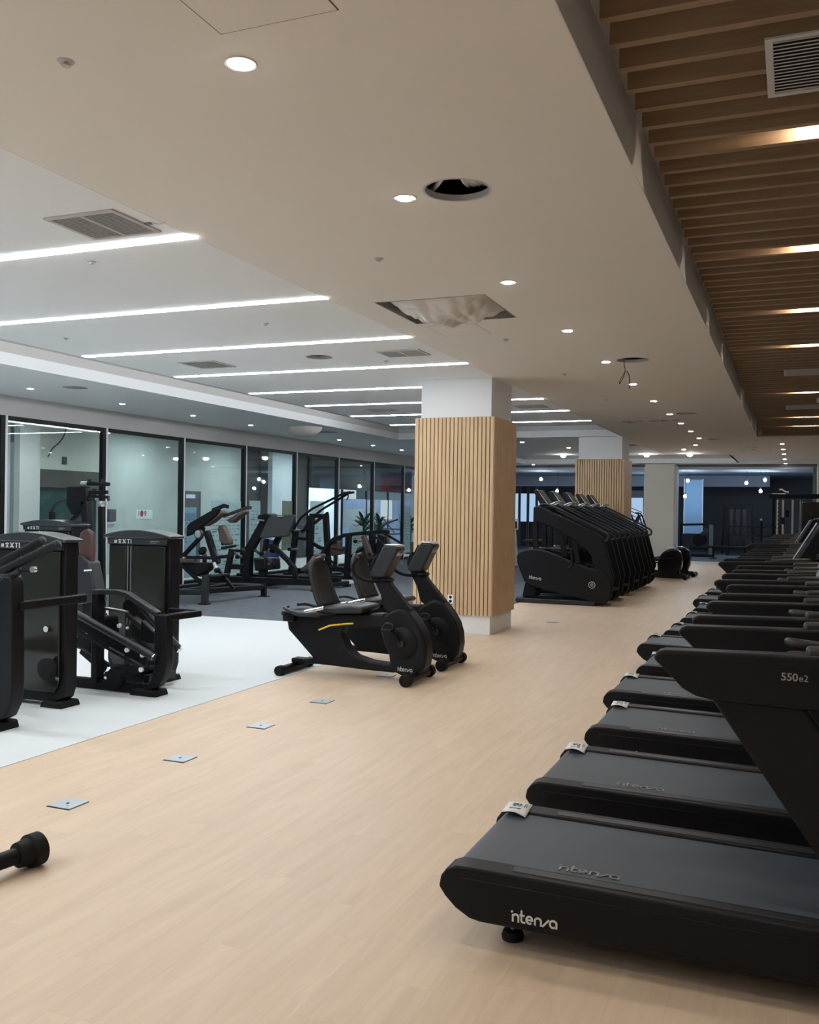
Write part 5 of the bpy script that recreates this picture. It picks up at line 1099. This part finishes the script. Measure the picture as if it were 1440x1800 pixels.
for x in (-.6, .6): MB().rbar([(x, 0, 0), (x*.85, 0, 2.0)], .1, .1).build('post', 'black', t)
MB().rbar([(-.55, 0, 1.95), (.55, 0, 1.95)], .1, .12).build('top_beam', 'black', t)
for x in (-.25, .0, .25): MB().b2(x-.07, x+.07, -.1, .1, .3, 1.8).build('weight_column', 'dgrey', t)
t = thing('stand_post', 'thin dark post with a small pale knob in the unlit room', 'stand', (-1.05, 35.6, 0)); MB().cyl((0, 0, 0), (0, 0, 1.35), .05, 12).build('post', 'black', t); MB().ell((0, 0, 1.40), (.045, .045, .045)).build('knob', 'silver', t); MB().cyl((0, 0, 0), (0, 0, .03), .2, 20).build('base', 'black', t)
# cable machine at the end of the treadmill row
t = thing('cable_machine', 'dark cable machine with pale slotted columns beyond the last treadmills', 'weight machine', (.05, 27.3, 0)); g = lambda x, z, y=0: (x-.05, y, z)
MB().rbar([g(-.62, 2.10), g(.70, 2.10)], .12, .14).build('top_beam', 'black', t, bevel=.01); MB().b2(-.6, .65, -.5, .5, .005, .08).build('base', 'black', t)
for x, w, m in ((-.40, .035, 'paper'), (-.26, .05, 'silver'), (-.02, .05, 'silver'), (.10, .03, 'dgreym'), (.17, .02, 'silver')): MB().b2(x-.05-w/2, x-.05+w/2, -.04, .04, .08, 2.0).build('slotted_column', m, t)
b = MB()
for k in range(13): b.b2(-.44, -.41, -.05, -.03, .55+k*.11, .60+k*.11)
b.build('hook_row', 'inkd', t)
for x, z in ((-.26, 1.45), (-.20, 1.0), (-.15, 1.65)): MB().b2(x-.10, x, -.09, .06, z-.10, z+.08).build('pulley_carriage', 'black', t, bevel=.01)
MB().b2(.16, .62, -.2, .2, .08, 1.95).build('stack_shroud', 'smoke', t, bevel=.02); MB().b2(-.58, -.50, -.06, .06, .08, 2.05).build('side_post', 'black', t)
MB().tube([g(-.36, 2.27), g(-.30, 2.28), g(-.20, 2.22), g(-.12, 2.21)], .022, 10).build('bent_grip', 'paper', t); MB().cyl(g(-.55, 2.16), g(-.2, 2.16), .012).build('hanger_bar', 'silver', t)
# more machines between the two clad columns, seen past the climbers
for (x, y, l) in ((-8.6, 26.2, 'plate-loaded press seen between the near column and the climbers, left'), ):
    dup([o for o in C.objects if o.name == 'incline_press'][0], (x, y, 0), l)
t = thing('white_stack_machine', 'pale grey machine with black knobs seen just right of the near column', 'weight machine', (-7.55, 26.3, 0))
MB().prism([(-.22, .02), (-.16, 1.05), (.10, 1.05), (.20, .02)], -.2, .2).build('body', 'plate', t, bevel=.02); MB().rbar([(-.25, 0, 1.08), (-.25, 0, 1.30), (.20, 0, 1.35), (.20, 0, 1.08), (-.25, 0, 1.08)], .04, .04).build('top_frame', 'plate', t)
for x, z in ((-.12, .85), (.12, .62), (-.1, .5)): MB().lathe([(.06, -.24), (.07, -.22), (0, -.22)], (x, 0, z), 16, ax='y').build('knob', 'rubber', t)
t = thing('low_padded_seat', 'low machine seat with reddish pad behind the nearest climber', 'weight machine', (-7.15, 27.4, 0))
MB().b2(-.3, .3, -.2, .2, .68, .76).build('seat_pad', 'red', t, bevel=.02); MB().b2(-.06, .06, -.06, .06, .0, .68).build('post', 'black', t); MB().rbar([(.1, 0, .6), (.6, 0, .95)], .06, .06).build('lever', 'black', t)
MB().b2(-.4, .4, -.25, .25, .003, .06).build('base', 'black', t)
t = thing('display_poster_stand', 'blue and white poster stand left of the cream column', 'poster stand', (-5.35, 35.3, 0)); MB().b2(-.22, .22, -.01, .02, 1.0, 2.15).build('poster', 'lit', t)
for k in range(5): MB().strokes([[(-.18, 1.25+k*.13), (.18, 1.1+k*.13)]], .03, (0, -.012, 0), (1, 0, 0), (0, 0, 1)).build('stripe', 'redink', t, smooth=0)
MB().b2(-.03, .03, -.02, .03, 0, 1.0).build('post', 'black', t); MB().b2(-.25, .25, -.2, .2, .006, .03).build('foot', 'black', t)
